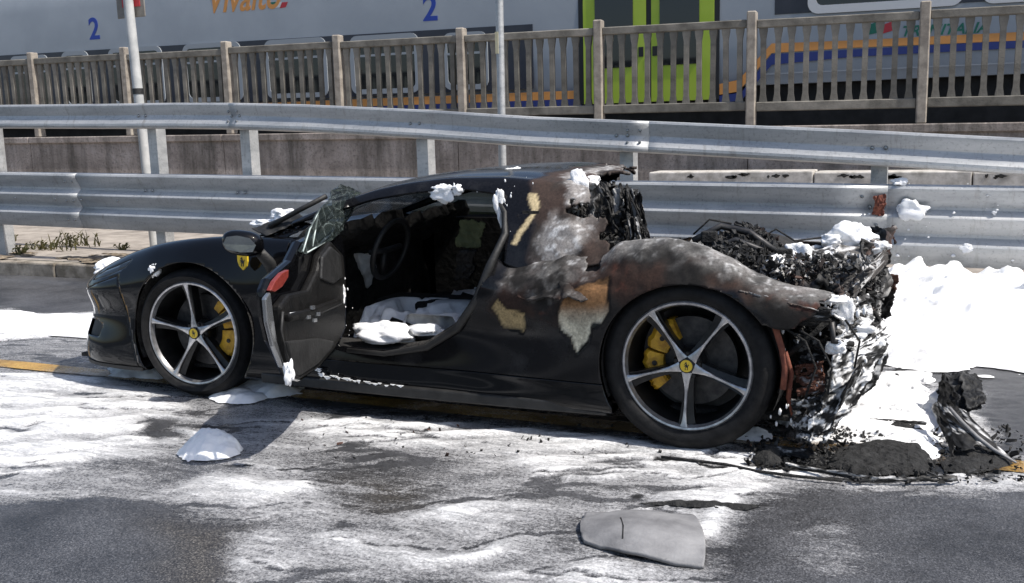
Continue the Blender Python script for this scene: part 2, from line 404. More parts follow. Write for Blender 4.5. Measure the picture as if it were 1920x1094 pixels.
def streak_sheet(name, P, nu, nv, amp, seed, parent, ragged=.14, su=5., sv=22., white=.5, tint=(.012, .012, .012), light=.55, solid=.006, bow=0.):
    """charred sheet folded along its length: creases, tears and foam runs follow the u direction"""
    u = np.linspace(0, 1, nu); v = np.linspace(0, 1, nv); U, W = [a.ravel() for a in np.meshgrid(u, v, indexing='ij')]
    c = [np.asarray(q, float) for q in P]
    Q = c[0]*((1-U)*(1-W))[:, None]+c[1]*(U*(1-W))[:, None]+c[2]*(U*W)[:, None]+c[3]*((1-U)*W)[:, None]
    nrm = np.cross(c[1]-c[0], c[3]-c[0]); nrm /= np.linalg.norm(nrm)
    K = np.stack([U*su, W*sv, U*0+seed], -1); K[:, 1] += 3*(fbm(np.stack([U*3, W*3, U*0+seed], -1), 3, seed+1)-.5)
    f = fbm(K*.45, 4, seed+2)-.5; g = np.abs(fbm(K, 4, seed+3)-.5)*2; h = fbm(K*np.array([2.5, 1.6, 1]), 4, seed+4)
    Q = Q+nrm*((f*2.2+(.4-g)*.9+(h-.5)*.5)*amp+bow*np.sin(PI*W)*1.)[:, None]
    e = np.minimum(np.minimum(U, 1-U)*1.0, np.minimum(W, 1-W)); d = e-ragged*(fbm(K*.8+7, 4, seed+5)-.25)*1.5
    d = np.minimum(d, .55-fbm(K*.6+20, 4, seed+6)+.10)
    k = np.tile(np.array(tint), (len(Q), 1))*(.4+1.4*h[:, None])
    s_ = (sstep(.60-.25*white, .72-.25*white, fbm(K*np.array([1, .9, 1])+33, 4, seed+7))*sstep(.30, .55, h))[:, None]
    k = k*(1-s_)+np.array([light]*3)*s_
    V2, T2 = clip(np.concatenate([Q, k], 1), quads_to_tris(grid_faces(nu, nv)), d)
    return mesh_obj(name, V2[:, :3], T2, 'char_rubble', parent, True, col=np.concatenate([V2[:, 3:], np.full((len(V2), 1), .45)], 1), solid=solid, auto=38)
def char_col(V, seed, ash=.35, rusty=.15, light=.30):
    n = fbm(V*9+seed, 5, seed); n2 = fbm(V*28+seed, 4, seed+3); n3 = fbm(V*6+seed+9, 4, seed+5)
    k = np.full((len(V), 3), .010)
    k = k+(sstep(.5, .75, n2)*.05)[:, None]
    r = sstep(.62-rusty, .85-rusty, n3)[:, None]; k = k*(1-r)+np.array([.085, .04, .028])*r
    a = (sstep(.66-ash*.3, .86-ash*.3, n)*sstep(.35, .6, n2))[:, None]; k = k*(1-a)+np.array([light, light*.98, light*.95])*a
    return np.concatenate([k, np.full((len(V), 1), .25)], 1)

# ------------------------------------------------------------------ ground: road with foam film
def px_poly(pts): return [tuple(on_z(*p)[:2]) for p in pts]
GX0, GX1, GY0, GY1 = -7.2, 4.6, -3.5, 2.28
def paint(X, Y):
    P3 = np.stack([X, Y, np.zeros_like(X)], -1)
    wx = (fbm(P3*2.3, 4, 11)-.5); wy = (fbm(P3*2.3+40, 4, 12)-.5)
    wf = (fbm(P3*9, 4, 13)-.5)
    XX = X+wx*.35+wf*.10; YY = Y+wy*.28+wf*.09
    film = np.full(X.shape, .64)+(fbm(P3*np.array([1.2, 3.2, 1]), 5, 14)-.5)*.5
    soot = np.zeros(X.shape); grit = np.zeros(X.shape)
    def put(A, pts, val, soft=.12, world=False):
        d = poly_sdf(XX, YY, pts if world else px_poly(pts)); k = sstep(-soft, soft, d)
        return A*(1-k)+val*k
    # bare road at the far left and beyond the car
    film = put(film, [(-8, .75), (-4.5, .70), (-3.2, 1.0), (-1, 1.2), (5, 1.6), (5, 3), (-8, 3)], .03, .12, True)
    film = put(film, [(-7, .55), (-4.8, .35), (-3.7, -.25), (-2.3, .1), (-1, .5), (-1, 1.2), (-3, .95), (-4.6, .62), (-7, .75)], .95, .10, True)
    # white sheets
    film = put(film, [(-260, 690), (210, 705), (330, 740), (340, 800), (230, 850), (80, 890), (-260, 930)], .83, .14)
    film = put(film, [(560, 770), (700, 775), (900, 800), (1240, 845), (1250, 900), (1080, 905), (800, 850), (600, 825)], .82, .10)
    film = put(film, [(1200, 850), (1440, 810), (1560, 760), (1660, 690), (1760, 690), (1720, 740), (1760, 860), (1640, 905), (1400, 905)], .97, .10)
    film = put(film, [(1000, 840), (1250, 850), (1260, 905), (1150, 940), (1000, 890)], .72, .14)
    film = put(film, [(1310, 925), (1430, 930), (1480, 990), (1440, 1010), (1330, 1010)], .9, .06)
    film = put(film, [(1230, 905), (1330, 900), (1420, 935), (1300, 950), (1180, 930)], .86, .05)
    film = put(film, [(340, 890), (560, 880), (640, 920), (520, 930), (380, 920)], .76, .10)
    film = put(film, [(440, 1060), (640, 1000), (900, 985), (1060, 1010), (900, 1050), (620, 1080), (470, 1120)], .74, .12)
    # streaked front-left apron
    film = put(film, [(-200, 660), (60, 640), (180, 620), (200, 680), (330, 720), (60, 690), (-200, 700)], .42, .08)
    # bare patches
    film = put(film, [(-300, 960), (60, 935), (180, 925), (320, 930), (340, 1000), (320, 1200), (-300, 1200)], .04, .10)
    film = put(film, [(1440, 960), (1560, 930), (1700, 935), (2100, 925), (2100, 1300), (1250, 1300), (1330, 1060)], .10, .16)
    film = put(film, [(1560, 1000), (1640, 985), (1720, 1040), (1640, 1094), (1540, 1060)], .42, .12)
    film = put(film, [(640, 880), (790, 870), (800, 930), (720, 960), (640, 930)], .36, .12)
    grit = put(grit, [(660, 890), (760, 895), (750, 950), (690, 945)], .45, .18)
    film = put(film, [(262, 788), (345, 786), (350, 815), (285, 822)], .16, .04)
    film = put(film, [(160, 858), (300, 862), (450, 872), (430, 888), (300, 905), (180, 880)], .42, .05)
    film = put(film, [(300, 940), (420, 950), (415, 1130), (290, 1130)], .12, .08)
    grit = put(grit, [(310, 970), (400, 975), (405, 1130), (310, 1130)], .62, .22)
    film = put(film, [(470, 1075), (700, 1060), (900, 1050), (960, 1120), (440, 1150)], .42, .12)
    film = put(film, [(960, 960), (1090, 950), (1080, 1040), (1000, 1010)], .50, .1)
    # wet dark road right of the car
    film = put(film, [(1790, 690), (2100, 690), (2100, 850), (1920, 850), (1850, 800)], .14, .05)
    soot = put(soot, [(1790, 690), (2100, 690), (2100, 850), (1920, 850), (1850, 800)], .45, .08)
    film = put(film, [(1640, 690), (1800, 690), (1790, 715), (1680, 705)], .10, .04)
    for pts in ([(1630, 785), (1740, 790), (1735, 815), (1650, 810)], [(1640, 700), (1700, 690), (1710, 720), (1660, 725)],
                [(1480, 835), (1760, 835), (1790, 885), (1640, 905), (1420, 880)], [(1760, 870), (1860, 830), (1930, 860), (1800, 905)],
                [(1400, 815), (1500, 800), (1500, 840), (1420, 845)]):
        film = put(film, pts, .22, .03); soot = put(soot, pts, .95, .05)
    # thin dark runs in the foam
    def run(pts, w):
        nonlocal film, soot
        p = [on_z(*q)[:2] for q in pts]
        d = np.full(X.shape, 9.)
        for a, b in zip(p[:-1], p[1:]):
            e = b-a; t = np.clip(((XX-a[0])*e[0]+(YY-a[1])*e[1])/(e@e), 0, 1); d = np.minimum(d, np.hypot(XX-wx*.3-a[0]-t*e[0], YY-wy*.25-a[1]-t*e[1]))
        k = 1-sstep(w*.5, w*1.4, d); film = film*(1-k)+.08*k; soot = np.maximum(soot, k*.9)
    run([(1240, 858), (1350, 875), (1480, 890), (1640, 902), (1780, 895)], .018)
    run([(1180, 930), (1220, 945), (1300, 948), (1430, 950)], .022)
    run([(430, 872), (560, 880), (700, 850), (820, 846)], .010)
    run([(640, 800), (760, 815), (900, 830), (1010, 825)], .008)
    for a, b in ((780, 803), (1010, 880), (600, 905)):
        run([(a-12, b), (a+14, b+3)], .012)
    # under the car the sheet is thin and grey
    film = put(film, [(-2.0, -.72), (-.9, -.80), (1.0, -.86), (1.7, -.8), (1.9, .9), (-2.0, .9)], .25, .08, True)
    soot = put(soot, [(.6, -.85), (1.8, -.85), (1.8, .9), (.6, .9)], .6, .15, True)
    ca, sa = math.cos(.38), math.sin(.38); u_ = X*ca+Y*sa+wx*.5; v_ = -X*sa+Y*ca+wy*.35
    q3 = np.stack([u_, v_, X*0], -1)
    film = film+((fbm(q3*np.array([2.2, 12, 1]), 5, 21)-.5)*.50+(fbm(q3*np.array([6, 30, 1]), 3, 22)-.5)*.25)*sstep(.02, .3, film)*(1-.5*sstep(.8, 1, film))
    rid = 1-np.abs(fbm(q3*np.array([1.1, 7, 1])+5, 4, 23)-.5)*2
    film = film-.5*sstep(.93, .985, rid)*sstep(.15, .5, film)*(fbm(q3*2+9, 3, 24) > .45)
    return np.clip(film, 0, 1), np.clip(soot, 0, 1), np.clip(grit, 0, 1), P3
gx = np.arange(GX0, GX1, .0165); gy = np.arange(GY0, GY1, .0165)
X, Y = [a.ravel() for a in np.meshgrid(gx, gy, indexing='ij')]
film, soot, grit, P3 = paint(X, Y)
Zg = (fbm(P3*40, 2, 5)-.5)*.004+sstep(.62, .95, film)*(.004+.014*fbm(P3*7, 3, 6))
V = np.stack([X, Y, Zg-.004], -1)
nu, nv = len(gx), len(gy)
F = grid_faces(nu, nv)
# outer skirt out to the horizon, part of the same sheet
e0 = len(V); edge = [(-400, -400), (400, -400), (400, GY1), (-400, GY1)]
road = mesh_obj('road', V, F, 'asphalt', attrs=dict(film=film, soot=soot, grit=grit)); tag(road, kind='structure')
mb = MB()
for a, b in (((-400, -400), (400, GY0)), ((-400, GY0), (GX0, GY1)), ((gx[-1], GY0), (400, GY1))):
    mb.add([(a[0], a[1], -.006), (b[0], a[1], -.006), (b[0], b[1], -.006), (a[0], b[1], -.006)], [(0, 1, 2, 3)])
ro = mesh_obj('far_road', mb.v, mb.f, 'asphalt', smooth=False); tag(ro, kind='structure')
# road line (ochre), under the film
lx = np.arange(-7, 4.6, .03); ly = np.linspace(-.775, -.635, 9)
LXX, LYY = [a.ravel() for a in np.meshgrid(lx, ly, indexing='ij')]
lf, ls, lg, lp = paint(LXX, LYY)
worn = sstep(.45, .7, fbm(lp*6, 4, 33))
shown = sstep(-2.35, -2.75, LXX)+sstep(2.42, 2.5, LXX)
lf = np.where(shown > 0, lf*(1-.75*shown)+.05*shown, lf)+worn*.12
lz = np.interp(0, [0, 1], [0, 0])+.003+sstep(.62, .95, lf)*.012
ln = mesh_obj('road_line', np.stack([LXX, LYY+.012*(fbm(lp*5, 3, 35)-.5), lz], -1), grid_faces(len(lx), len(ly)), 'ochre_line', attrs=dict(film=np.clip(lf, 0, 1), soot=ls, grit=lg*0)); tag(ln, kind='structure')

# pavement, kerb, track bed
mb = MB(); nseg = 34
pv = [(-60, 2.42), (60, 2.42), (60, 7.6), (-60, 7.6)]
gx2 = np.linspace(-40, 20, 200); gy2 = np.linspace(2.42, 10.5, 34)
A, B = [a.ravel() for a in np.meshgrid(gx2, gy2, indexing='ij')]
PZ = .12-.004*(A+3)*(A < -3)+(fbm(np.stack([A*1.3, B*1.3, A*0], -1), 4, 3)-.5)*.03
pav = mesh_obj('pavement', np.stack([A, B, PZ], -1), grid_faces(200, 34), 'pavement_concrete'); tag(pav, kind='structure')
kerb = thing('kerb', 'worn concrete kerb stones in front of the crash barrier', 'kerb', (0, 2.35, 0)); tag(kerb, kind='structure')
x = -24.
k0 = None
while x < 8:
    L = 1.0
    z1 = .125-.004*(x+3)*(x < -3)
    if k0 is None or True:
        mb = MB().box((x+.004, 2.285+random.uniform(-.006, .006), -.05), (x+L-.004, 2.425, z1+random.uniform(-.006, .006)))
        bevel(mb.obj('kerb_stone', 'kerb_concrete', kerb), .018, 2)
    x += L
sx_ = np.arange(-14, -2.6, .025); sy_ = np.arange(2.30, 3.1, .02); A, B = [a.ravel() for a in np.meshgrid(sx_, sy_, indexing='ij')]
sp_ = np.stack([A, B, A*0], -1); nn = fbm(sp_*np.array([2, 5, 1]), 5, 301); base_z = np.where(B < 2.29, .0, .13-.004*(A+3)*(A < -3))
zz = base_z+.055*(nn-.30)*sstep(3.1, 2.6, B)+.02*(fbm(sp_*20, 3, 302)-.5); zz = zz+.012*(fbm(sp_*45, 2, 304)-.5)
V_, T_ = clip(np.stack([A, B, zz], -1), quads_to_tris(grid_faces(len(sx_), len(sy_))), nn-.50+.30*(fbm(sp_*11, 4, 303)-.5)-.3*sstep(-4, -2.8, A))
tag(mesh_obj('soil', V_, T_, 'soil', None, True), kind='stuff')
trk = MB(); trk.add([(-60, 8.3, 1.18), (40, 9.9, 1.18), (40, 60, 1.18), (-60, 60, 1.18)], [(0, 1, 2, 3)])
tag(trk.obj('track_bed', 'ballast'), kind='structure')

# ------------------------------------------------------------------ wall, ledge, fence (one straight line 2.4 degrees off the car)
FA = math.radians(2.3837); FD = np.array([math.cos(FA), math.sin(FA), 0]); FN = np.array([-math.sin(FA), math.cos(FA), 0]); F0 = np.array([-11.981, 7.305, 0])
def fp(s, d, z): return F0+FD*s+FN*d+np.array([0, 0, z])
def fz(s): return -.0112*s                                  # the whole line falls gently to the right
def fbox(mb, s0, s1, d0, d1, z0, z1, slope=True):
    V = [fp(s, d, z+(fz(s) if slope else 0)) for z in (z0, z1) for s, d in ((s0, d0), (s1, d0), (s1, d1), (s0, d1))]
    return mb.add(V, [(0, 3, 2, 1), (4, 5, 6, 7), (0, 1, 5, 4), (1, 2, 6, 5), (2, 3, 7, 6), (3, 0, 4, 7)])
wall = thing('retaining_wall', 'low stained concrete wall carrying the baluster fence', 'wall', fp(0, 0, 0))
s = -16.
while s < 26:                                               # cast in 4 m bays with open joints
    mb = fbox(MB(), s+.006, s+3.994, -.14, .34, -.3, 1.365); mesh_obj('wall_bay', mb.v, mb.f, 'stained_concrete', wall, False)
    mb = fbox(MB(), s+.003, s+3.997, -.18, .36, 1.3652, 1.47); bevel(mesh_obj('coping', mb.v, mb.f, 'stained_concrete', wall, False), .012, 1)
    s += 4
ledge = thing('concrete_ledge', 'pale blocks with dark stains laid along the wall foot behind the barrier', 'ledge', on_y(1560, 335, 6.9)*np.array([1, 1, 0]))
lz = lambda px: on_y(px, 326, 6.9)
x0 = lz(1219)[0]; i = 0
while x0 < 9:
    L = (1.95 if i == 0 else 1.35+.3*(i % 3))
    zt = .805-.008*(x0+.5)
    mb = MB().box((x0+.006, 6.82, .0), (x0+L-.006, 7.3, zt)); bevel(mb.obj('ledge_block', 'pale_concrete', ledge), .015, 2)
    rr = random.Random(i)
    for k in range(9):
        sx = x0+.08+rr.random()*(L-.30); w = .03+rr.random()**2*.15
        n = 12; zc = zt-.05+rr.uniform(-.02, .02); pts = [(sx+w*(.5+.5*math.cos(2*PI*q/n)*(.6+.6*rr.random())), 6.816, zc+.016*math.sin(2*PI*q/n)*(.4+1.3*rr.random())) for q in range(n)]
        MB().prism(pts, (0, .003, 0)).obj('stain', 'char_crust', ledge)
    x0 += L; i += 1

fence = thing('concrete_fence', 'weathered precast concrete baluster fence on the low wall before the train', 'fence', fp(0, .1, 1.47))
def baluster_mesh(h, w=.066, W=.128, t=.05):
    pr = [(W*.78/2, 0), (W*.74/2, .025), (w/2, .11), (w/2, h-.15), (W*.78/2, h-.05), (W*.80/2, h)]
    L = [(x, z) for x, z in pr]+[(-x, z) for x, z in reversed(pr)]
    n = len(L); V = [(x, -t/2, z) for x, z in L]+[(x, t/2, z) for x, z in L]
    F = [(i, i+n, (i+1) % n+n, (i+1) % n) for i in range(n)]
    k = len(pr)
    for i in range(k-1):
        F.append((i, i+1, n-2-i, n-1-i)); F.append((n-1-i+n, n-2-i+n, i+1+n, i+n))
    me = bpy.data.meshes.new('baluster'); me.from_pydata(V, [], F); me.materials.append(MATS['fence_concrete']); me.update(); return me
BH = 2.69-1.78
bal_me = baluster_mesh(BH+.02)
frp = root_pos(fence)
for i in range(-4, 14):
    s0 = 2*i
    mb = fbox(MB(), s0-.06, s0+.06, .02, .17, 1.47, 2.89); o = mesh_obj('post', mb.v, mb.f, 'post_concrete', fence, False); bevel(o, .015, 1)
    dz = random.uniform(-.012, .012)
    mb = fbox(MB(), s0+.062, s0+1.938, .05, .14, 2.69+dz, 2.79+dz); bevel(mesh_obj('top_beam', mb.v, mb.f, 'fence_concrete', fence, False), .01, 1)
    mb = fbox(MB(), s0+.062, s0+1.938, .05, .14, 1.665+dz, 1.78+dz); bevel(mesh_obj('bottom_beam', mb.v, mb.f, 'fence_concrete', fence, False), .01, 1)
    for k in range(11):
        s = s0+.062+1.876*(k+.5)/11
        o = bpy.data.objects.new('baluster', bal_me); COL.objects.link(o); o.parent = fence
        o.location = Vector(fp(s, .095, 1.77+fz(s)+dz)-frp); o.rotation_euler = (random.uniform(-.008, .008), random.uniform(-.01, .01), FA)

# ------------------------------------------------------------------ train
TY = 11.0
train = thing('passenger_train', 'grey double deck train with lime doors standing behind the concrete fence', 'train', (-5, TY+1.4, 1.18))
def tx(px, py=60): return on_y(px, py, TY)[0]
def tz(px, py): return on_y(px, py, TY)[2]
def car_body(x0, x1):
    pr = [(.10, 1.98), (.02, 2.25), (0, 2.6), (0, 4.2), (.06, 4.7), (.28, 5.15), (.75, 5.45), (1.4, 5.52), (2.05, 5.45), (2.52, 5.15), (2.74, 4.7), (2.8, 4.2), (2.8, 2.4), (2.7, 1.98)]
    V = [(x, TY+y, z) for x in (x0, x1) for y, z in pr]; n = len(pr)
    F = [(i, i+n, (i+1) % n+n, (i+1) % n) for i in range(n)]+[tuple(range(n)), tuple(range(2*n-1, n-1, -1))]
    return mesh_obj('body', V, F, 'train_grey', train, True, auto=35)
XD0, XD1 = tx(1093, 100), tx(1341, 100)
xL = tx(1088, 100)
car_body(-34, xL-.02); car_body(xL+.06, 16)
MB().box((-34, TY+.25, 1.30), (16, TY+2.55, 1.975)).obj('underframe', 'train_under', train)
for bx in (-24, -20.5, -4.6, -1.8, 1.2, 3.2, 6):                    # bogie wheels
    V, F = lathe([(0, .06), (.36, .06), (.42, .05), (.46, 0), (.46, -.08), (0, -.08)], 28, (bx, TY+.32, 1.64), sgn=-1)
    mesh_obj('bogie_wheel', V, F, 'brake_iron', train, True, auto=40)
def slab(name, mat, xs, zs, y0=.0, t=.012, parent=train):
    """thin plate on the train side; xs, zs may slope: corner list"""
    P = [(xs[0], TY-y0, zs[0]), (xs[1], TY-y0, zs[1]), (xs[1], TY-y0, zs[2]), (xs[0], TY-y0, zs[3])]
    return MB().prism(P, (0, -t, 0)).obj(name, mat, parent)
BT0, BT1 = tz(150, 95), tz(995, 46); bx1 = tx(999)
def bt(x): return np.interp(x, [-14.7, -4.2], [BT0-.02, BT1])
slab('window_band', 'train_band', (-33, bx1), (2.08, 2.08, bt(bx1), BT0+.25), .002)
def rrect(x0, x1, z0, z1, r, n=5):
    pts = []
    for cx, cz, a in ((x1-r, z1-r, 0), (x0+r, z1-r, 90), (x0+r, z0+r, 180), (x1-r, z0+r, 270)):
        for k in range(n+1):
            t = math.radians(a+90*k/n); pts.append((cx+r*math.cos(t), cz+r*math.sin(t)))
    return pts
def train_window(x0, x1, z0, z1, slope=0., fr=.09, mat='train_frame'):
    o_ = rrect(x0, x1, z0, z1, .16); i_ = rrect(x0+fr, x1-fr, z0+fr, z1-fr, .10); n = len(o_)
    sh = lambda p: p[1]+slope*(p[0]-x0)
    V = [(p[0], TY-.035, sh(p)) for p in o_]+[(p[0], TY-.035, sh(p)) for p in i_]+[(p[0], TY-.012, sh(p)) for p in o_]+[(p[0], TY-.012, sh(p)) for p in i_]
    F = []
    for k in range(n):
        j = (k+1) % n
        F += [(k, k+n, j+n, j), (k, j, j+2*n, k+2*n), (k+n, k+3*n, j+3*n, j+n)]
    w = mesh_obj('window', V, F, mat, train, False)
    g = [(p[0], TY-.022, sh(p)) for p in i_]; mesh_obj('pane', g, [tuple(range(n))], 'dark_glass', w, False)
    MB().box((x0+fr, TY-.034, z1-fr-.30), (x1-fr, TY-.024, z1-fr-.26)).obj('bar', mat, w)
for a, b, c in ((658, 787, 64), (498, 614, 72), (345, 454, 80), (205, 306, 88), (117, 168, 96), (832, 916, 60), (20, 92, 104)):
    x0, x1 = tx(a, 110), tx(b, 110); z1 = tz((a+b)/2, c)
    train_window(x0, x1, 2.12, z1, -.012)
# doors
for q, (a, b) in enumerate(((1095, 1212), (1222, 1339))):
    x0, x1 = tx(a, 100), tx(b, 100)
    leaf = MB().box((x0, TY-.03, 1.78), (x1, TY-.004, 4.9)).obj('door_leaf', 'lime', train)
    wpx = (1117, 1188) if q == 0 else (1238, 1312)
    gx0, gx1 = tx(wpx[0], 60), tx(wpx[1], 60)
    pts = rrect(gx0, gx1, tz(1150, 128), 4.6, .06); MB().prism([(p[0], TY-.034, p[1]) for p in pts], (0, -.01, 0)).obj('door_window', 'dark_glass', leaf)
    bxx = tx(1203 if q == 0 else 1229, 95); MB().box((bxx-.04, TY-.045, tz(1216, 106)), (bxx+.04, TY-.031, tz(1216, 88))).obj('door_button', 'badge_black', leaf)
MB().box((tx(1212.5, 100), TY-.02, 1.78), (tx(1221.5, 100), TY-.003, 4.9)).obj('door_seal', 'badge_black', train)
MB().box((tx(1340, 100), TY-.02, 1.78), (tx(1349, 100), TY-.003, 4.9)).obj('door_seal', 'badge_black', train)
MB().box((tx(1086, 100), TY-.02, 1.78), (tx(1094.5, 100), TY-.003, 4.9)).obj('door_seal', 'badge_black', train)
# stripes
xs0, xs1 = -33, tx(1091, 190)
slab('orange_stripe', 'orange_print', (xs0, xs1), (1.995, 1.875, 1.955+.06, 2.135), .003, .004)
slab('blue_stripe', 'blue_print', (xs0, xs1), (1.84, 1.735, 1.873, 1.993), .003, .004)
def stripe_path(name, mat, pts):
    for (a, b) in zip(pts[:-1], pts[1:]):
        P = [(tx(a[0], a[1]), TY-.003, tz(a[0], a[1])), (tx(b[0], b[1]), TY-.003, tz(b[0], b[1])), (tx(b[0], b[2]), TY-.003, tz(b[0], b[2])), (tx(a[0], a[2]), TY-.003, tz(a[0], a[2]))]
        MB().prism(P[::-1], (0, -.004, 0)).obj(name, mat, train)
stripe_path('orange_stripe', 'orange_print', [(1349, 158, 178), (1385, 150, 172), (1447, 82, 100), (1600, 76, 90), (1920, 60, 76)])
stripe_path('blue_stripe', 'blue_print', [(1349, 180, 193), (1390, 174, 189), (1447, 102, 122), (1600, 93, 107), (1920, 76, 90)])
slab('window_band', 'train_band', (tx(1453, 10), 15), (tz(1453, 28), tz(1453, 28)-.12, 4.9, 4.9), .002)
train_window(tx(1515, 5), tx(1806, 5), tz(1650, 18), 4.75, -.012, .12, 'white_print')
train_window(tx(1840, 5), tx(2130, 5), tz(1650, 18)-.03, 4.75, -.012, .12, 'white_print')
slab('skirt_line', 'train_frame', (tx(1400), 15), (2.13, 2.10, 2.115, 2.145), .003, .003)
def text(name, body, size, x, z, mat, shear=0., rot=0., bold=.0, parent=train, sx=1.):
    c = bpy.data.curves.new(name, 'FONT'); c.body = body; c.size = size; c.shear = shear; c.extrude = .003; c.offset = bold
    c.materials.append(MATS[mat]); o = bpy.data.objects.new(name, c); COL.objects.link(o); o.parent = parent
    bpy.context.view_layer.update()
    me = bpy.data.meshes.new_from_object(o.evaluated_get(bpy.context.evaluated_depsgraph_get())); bpy.data.objects.remove(o)
    o = bpy.data.objects.new(name, me); COL.objects.link(o); o.parent = parent
    if not me.materials: me.materials.append(MATS[mat])
    o.location = Vector(np.array([x, TY-.006, z])-root_pos(parent)); o.rotation_euler = (PI/2, 0, 0); o.rotation_euler.rotate_axis('Z', rot); o.scale = (sx, 1, 1)
    return o
text('number', '2', .62, tx(168, 73), tz(180, 73), 'number_blue', bold=.012, rot=-.012)
text('number', '2', .62, tx(793, 38), tz(808, 38), 'number_blue', bold=.012, rot=-.012)
text('lettering', 'Vivalto', .78, tx(388, 34), tz(400, 24), 'orange_print', shear=.35, rot=-.012, bold=.01, sx=.82)
text('lettering', 'TRENITALIA', .21, tx(1688, 68), tz(1700, 68), 'green_print', shear=.3, rot=-.012, bold=.004, sx=1.02)
for mt, a in (('green_print', (1627, 66, 1632, 46, 1648, 40, 1645, 62)), ('red_print', (1654, 64, 1658, 46, 1674, 40, 1673, 58))):
    P = [(tx(a[i], a[i+1]), TY-.004, tz(a[i], a[i+1])) for i in range(0, 8, 2)]
    MB().prism(P, (0, -.004, 0)).obj('leaf_mark', mt, train)
for k, mt in enumerate(('green_print', 'white_print', 'red_print')):
    a = 503+11*k
    P = [(tx(a, 16), TY-.004, tz(a, 16)), (tx(a+11, 14), TY-.004, tz(a+11, 14)), (tx(a+15, 4), TY-.004, tz(a+15, 4)), (tx(a+4, 5), TY-.004, tz(a+4, 5))]
    MB().prism(P, (0, -.004, 0)).obj('flag_mark', mt, train)

# ------------------------------------------------------------------ crash barrier
GY = 2.6
barrier = thing('crash_barrier', 'galvanised double crash barrier behind the burnt car', 'guardrail', (-2, GY, 0))
UX = [-16, -6.97, -5.45, -4.6, -3.84, -3.0, -1.8, -.81, .25, 1.65, 2.67, 8]
UT = [1.93, 1.763, 1.72, 1.70, 1.673, 1.628, 1.542, 1.455, 1.385, 1.289, 1.21, .86]
LX = [-16, -6.97, 2.67, 8]; LT = [1.22, 1.061, .889, .80]
def beam(name, prof, X_, T_, xs, scale=1.):
    xs = np.asarray(xs); V = []
    for x in xs:
        t = np.interp(x, X_, T_)
        for d, z in prof: V.append((x, GY-d, t+z*scale))
    L = len(prof); F = grid_faces(len(xs), L, True)
    return mesh_obj(name, V, F, 'galvanised_steel', barrier, True, solid=.004, auto=28)
up_prof = [(-.01, -.012), (.02, 0), (.055, -.004), (.062, -.02), (.06, -.04), (.03, -.115), (.032, -.13), (.078, -.195), (.08, -.215), (.07, -.235), (.03, -.247), (.0, -.24)]
lo_prof = [(-.005, -.012), (.03, 0), (.072, -.012), (.082, -.03), (.078, -.05), (.022, -.155), (.022, -.175), (.075, -.215), (.082, -.23), (.078, -.25), (.022, -.345), (.022, -.365), (.075, -.41), (.082, -.425), (.078, -.445), (.045, -.53), (.03, -.57), (.0, -.575)]
seams_u = [-16, -11.6, -7.6, -3.84, .02, 3.95, 8]
for a, b in zip(seams_u[:-1], seams_u[1:]):
    xs = sorted(set([a]+[x for x in np.arange(-16, 8, .25) if a < x < b+.15]+[b+.15]))
    o = beam('upper_beam', [(d+(.003 if seams_u.index(a) % 2 else 0), z) for d, z in up_prof], UX, UT, xs)
seams_l = [-16, -10, -6.0, -1.9, 1.75, 8]
for a, b in zip(seams_l[:-1], seams_l[1:]):
    xs = sorted(set([a]+[x for x in np.arange(-16, 8, .5) if a < x < b+.15]+[b+.15]))
    beam('lower_beam', [(d+(.003 if seams_l.index(a) % 2 else 0), z) for d, z in lo_prof], LX, LT, xs)
bolt_me = None
def bolt(x, d, z, r=.016):
    global bolt_me
    if bolt_me is None:
        V, F = lathe([(0, .012), (.6, .011), (1., 0)], 10, (0, 0, 0), sgn=-1)
        bolt_me = bpy.data.meshes.new('bolt'); bolt_me.from_pydata([(a*1., b, c) for a, b, c in V], [], F); bolt_me.materials.append(MATS['chrome_dim'])
    o = bpy.data.objects.new('bolt', bolt_me); COL.objects.link(o); o.parent = barrier
    o.location = Vector((x, GY-d, z))-barrier.location; o.scale = (r, 1, r)
posts = [-14.4, -12.0, -9.4, -7.23, -4.93, -3.79, -1.89, -.05, 1.83, 3.7, 5.6, 7.4]
for x in posts:
    zt = np.interp(x, UX, UT)-.015; w = .055; t = .006; mb = MB()
    y0, y1 = GY+.075, GY+.205
    lean = .012
    def c_sec(a, b, z): return [(x+a+lean*0, b, z)]
    sec = [(-w, y0), (w, y0), (w, y1), (w-.03, y1), (w-.03, y1-t), (w-t, y1-t), (w-t, y0+t), (-w+t, y0+t), (-w+t, y1-t), (-w+.03, y1-t), (-w+.03, y1), (-w, y1)]
    P = [(x+a, b, .05) for a, b in sec]; MB().prism(P, (0, 0, zt-.05)).obj('post', 'galvanised_steel', barrier)
    MB().box((x-.06, GY+.004, zt-.19), (x+.06, GY+.0735, zt-.05)).obj('spacer', 'galvanised_steel', barrier)
    zl = np.interp(x, LX, LT)
    MB().box((x-.06, GY+.004, zl-.40), (x+.06, GY+.0735, zl-.10)).obj('spacer', 'galvanised_steel', barrier)
    for dx in (-.045, .045):
        bolt(x+dx, .036, zt-.105); bolt(x+dx, .036, zl-.165)
for s in seams_l[1:-1]:
    for dx in (-.02, .08):
        for dz, d in ((-.09, .062), (-.29, .062), (-.48, .07)): bolt(s+dx, d, np.interp(s, LX, LT)+dz, .013)
for s in seams_u[1:-1]:
    for dx in (-.02, .08):
        for dz, d in ((-.08, .05), (-.17, .066)): bolt(s+dx, d, np.interp(s, UX, UT)+dz, .013)
for px in (40, 115, 163, 231):
    P = on_y(px, 385, GY); bolt(P[0], .068, np.interp(P[0], LX, LT)-.275, .014)
for k, y in enumerate((6.0, 6.0)):
    pass

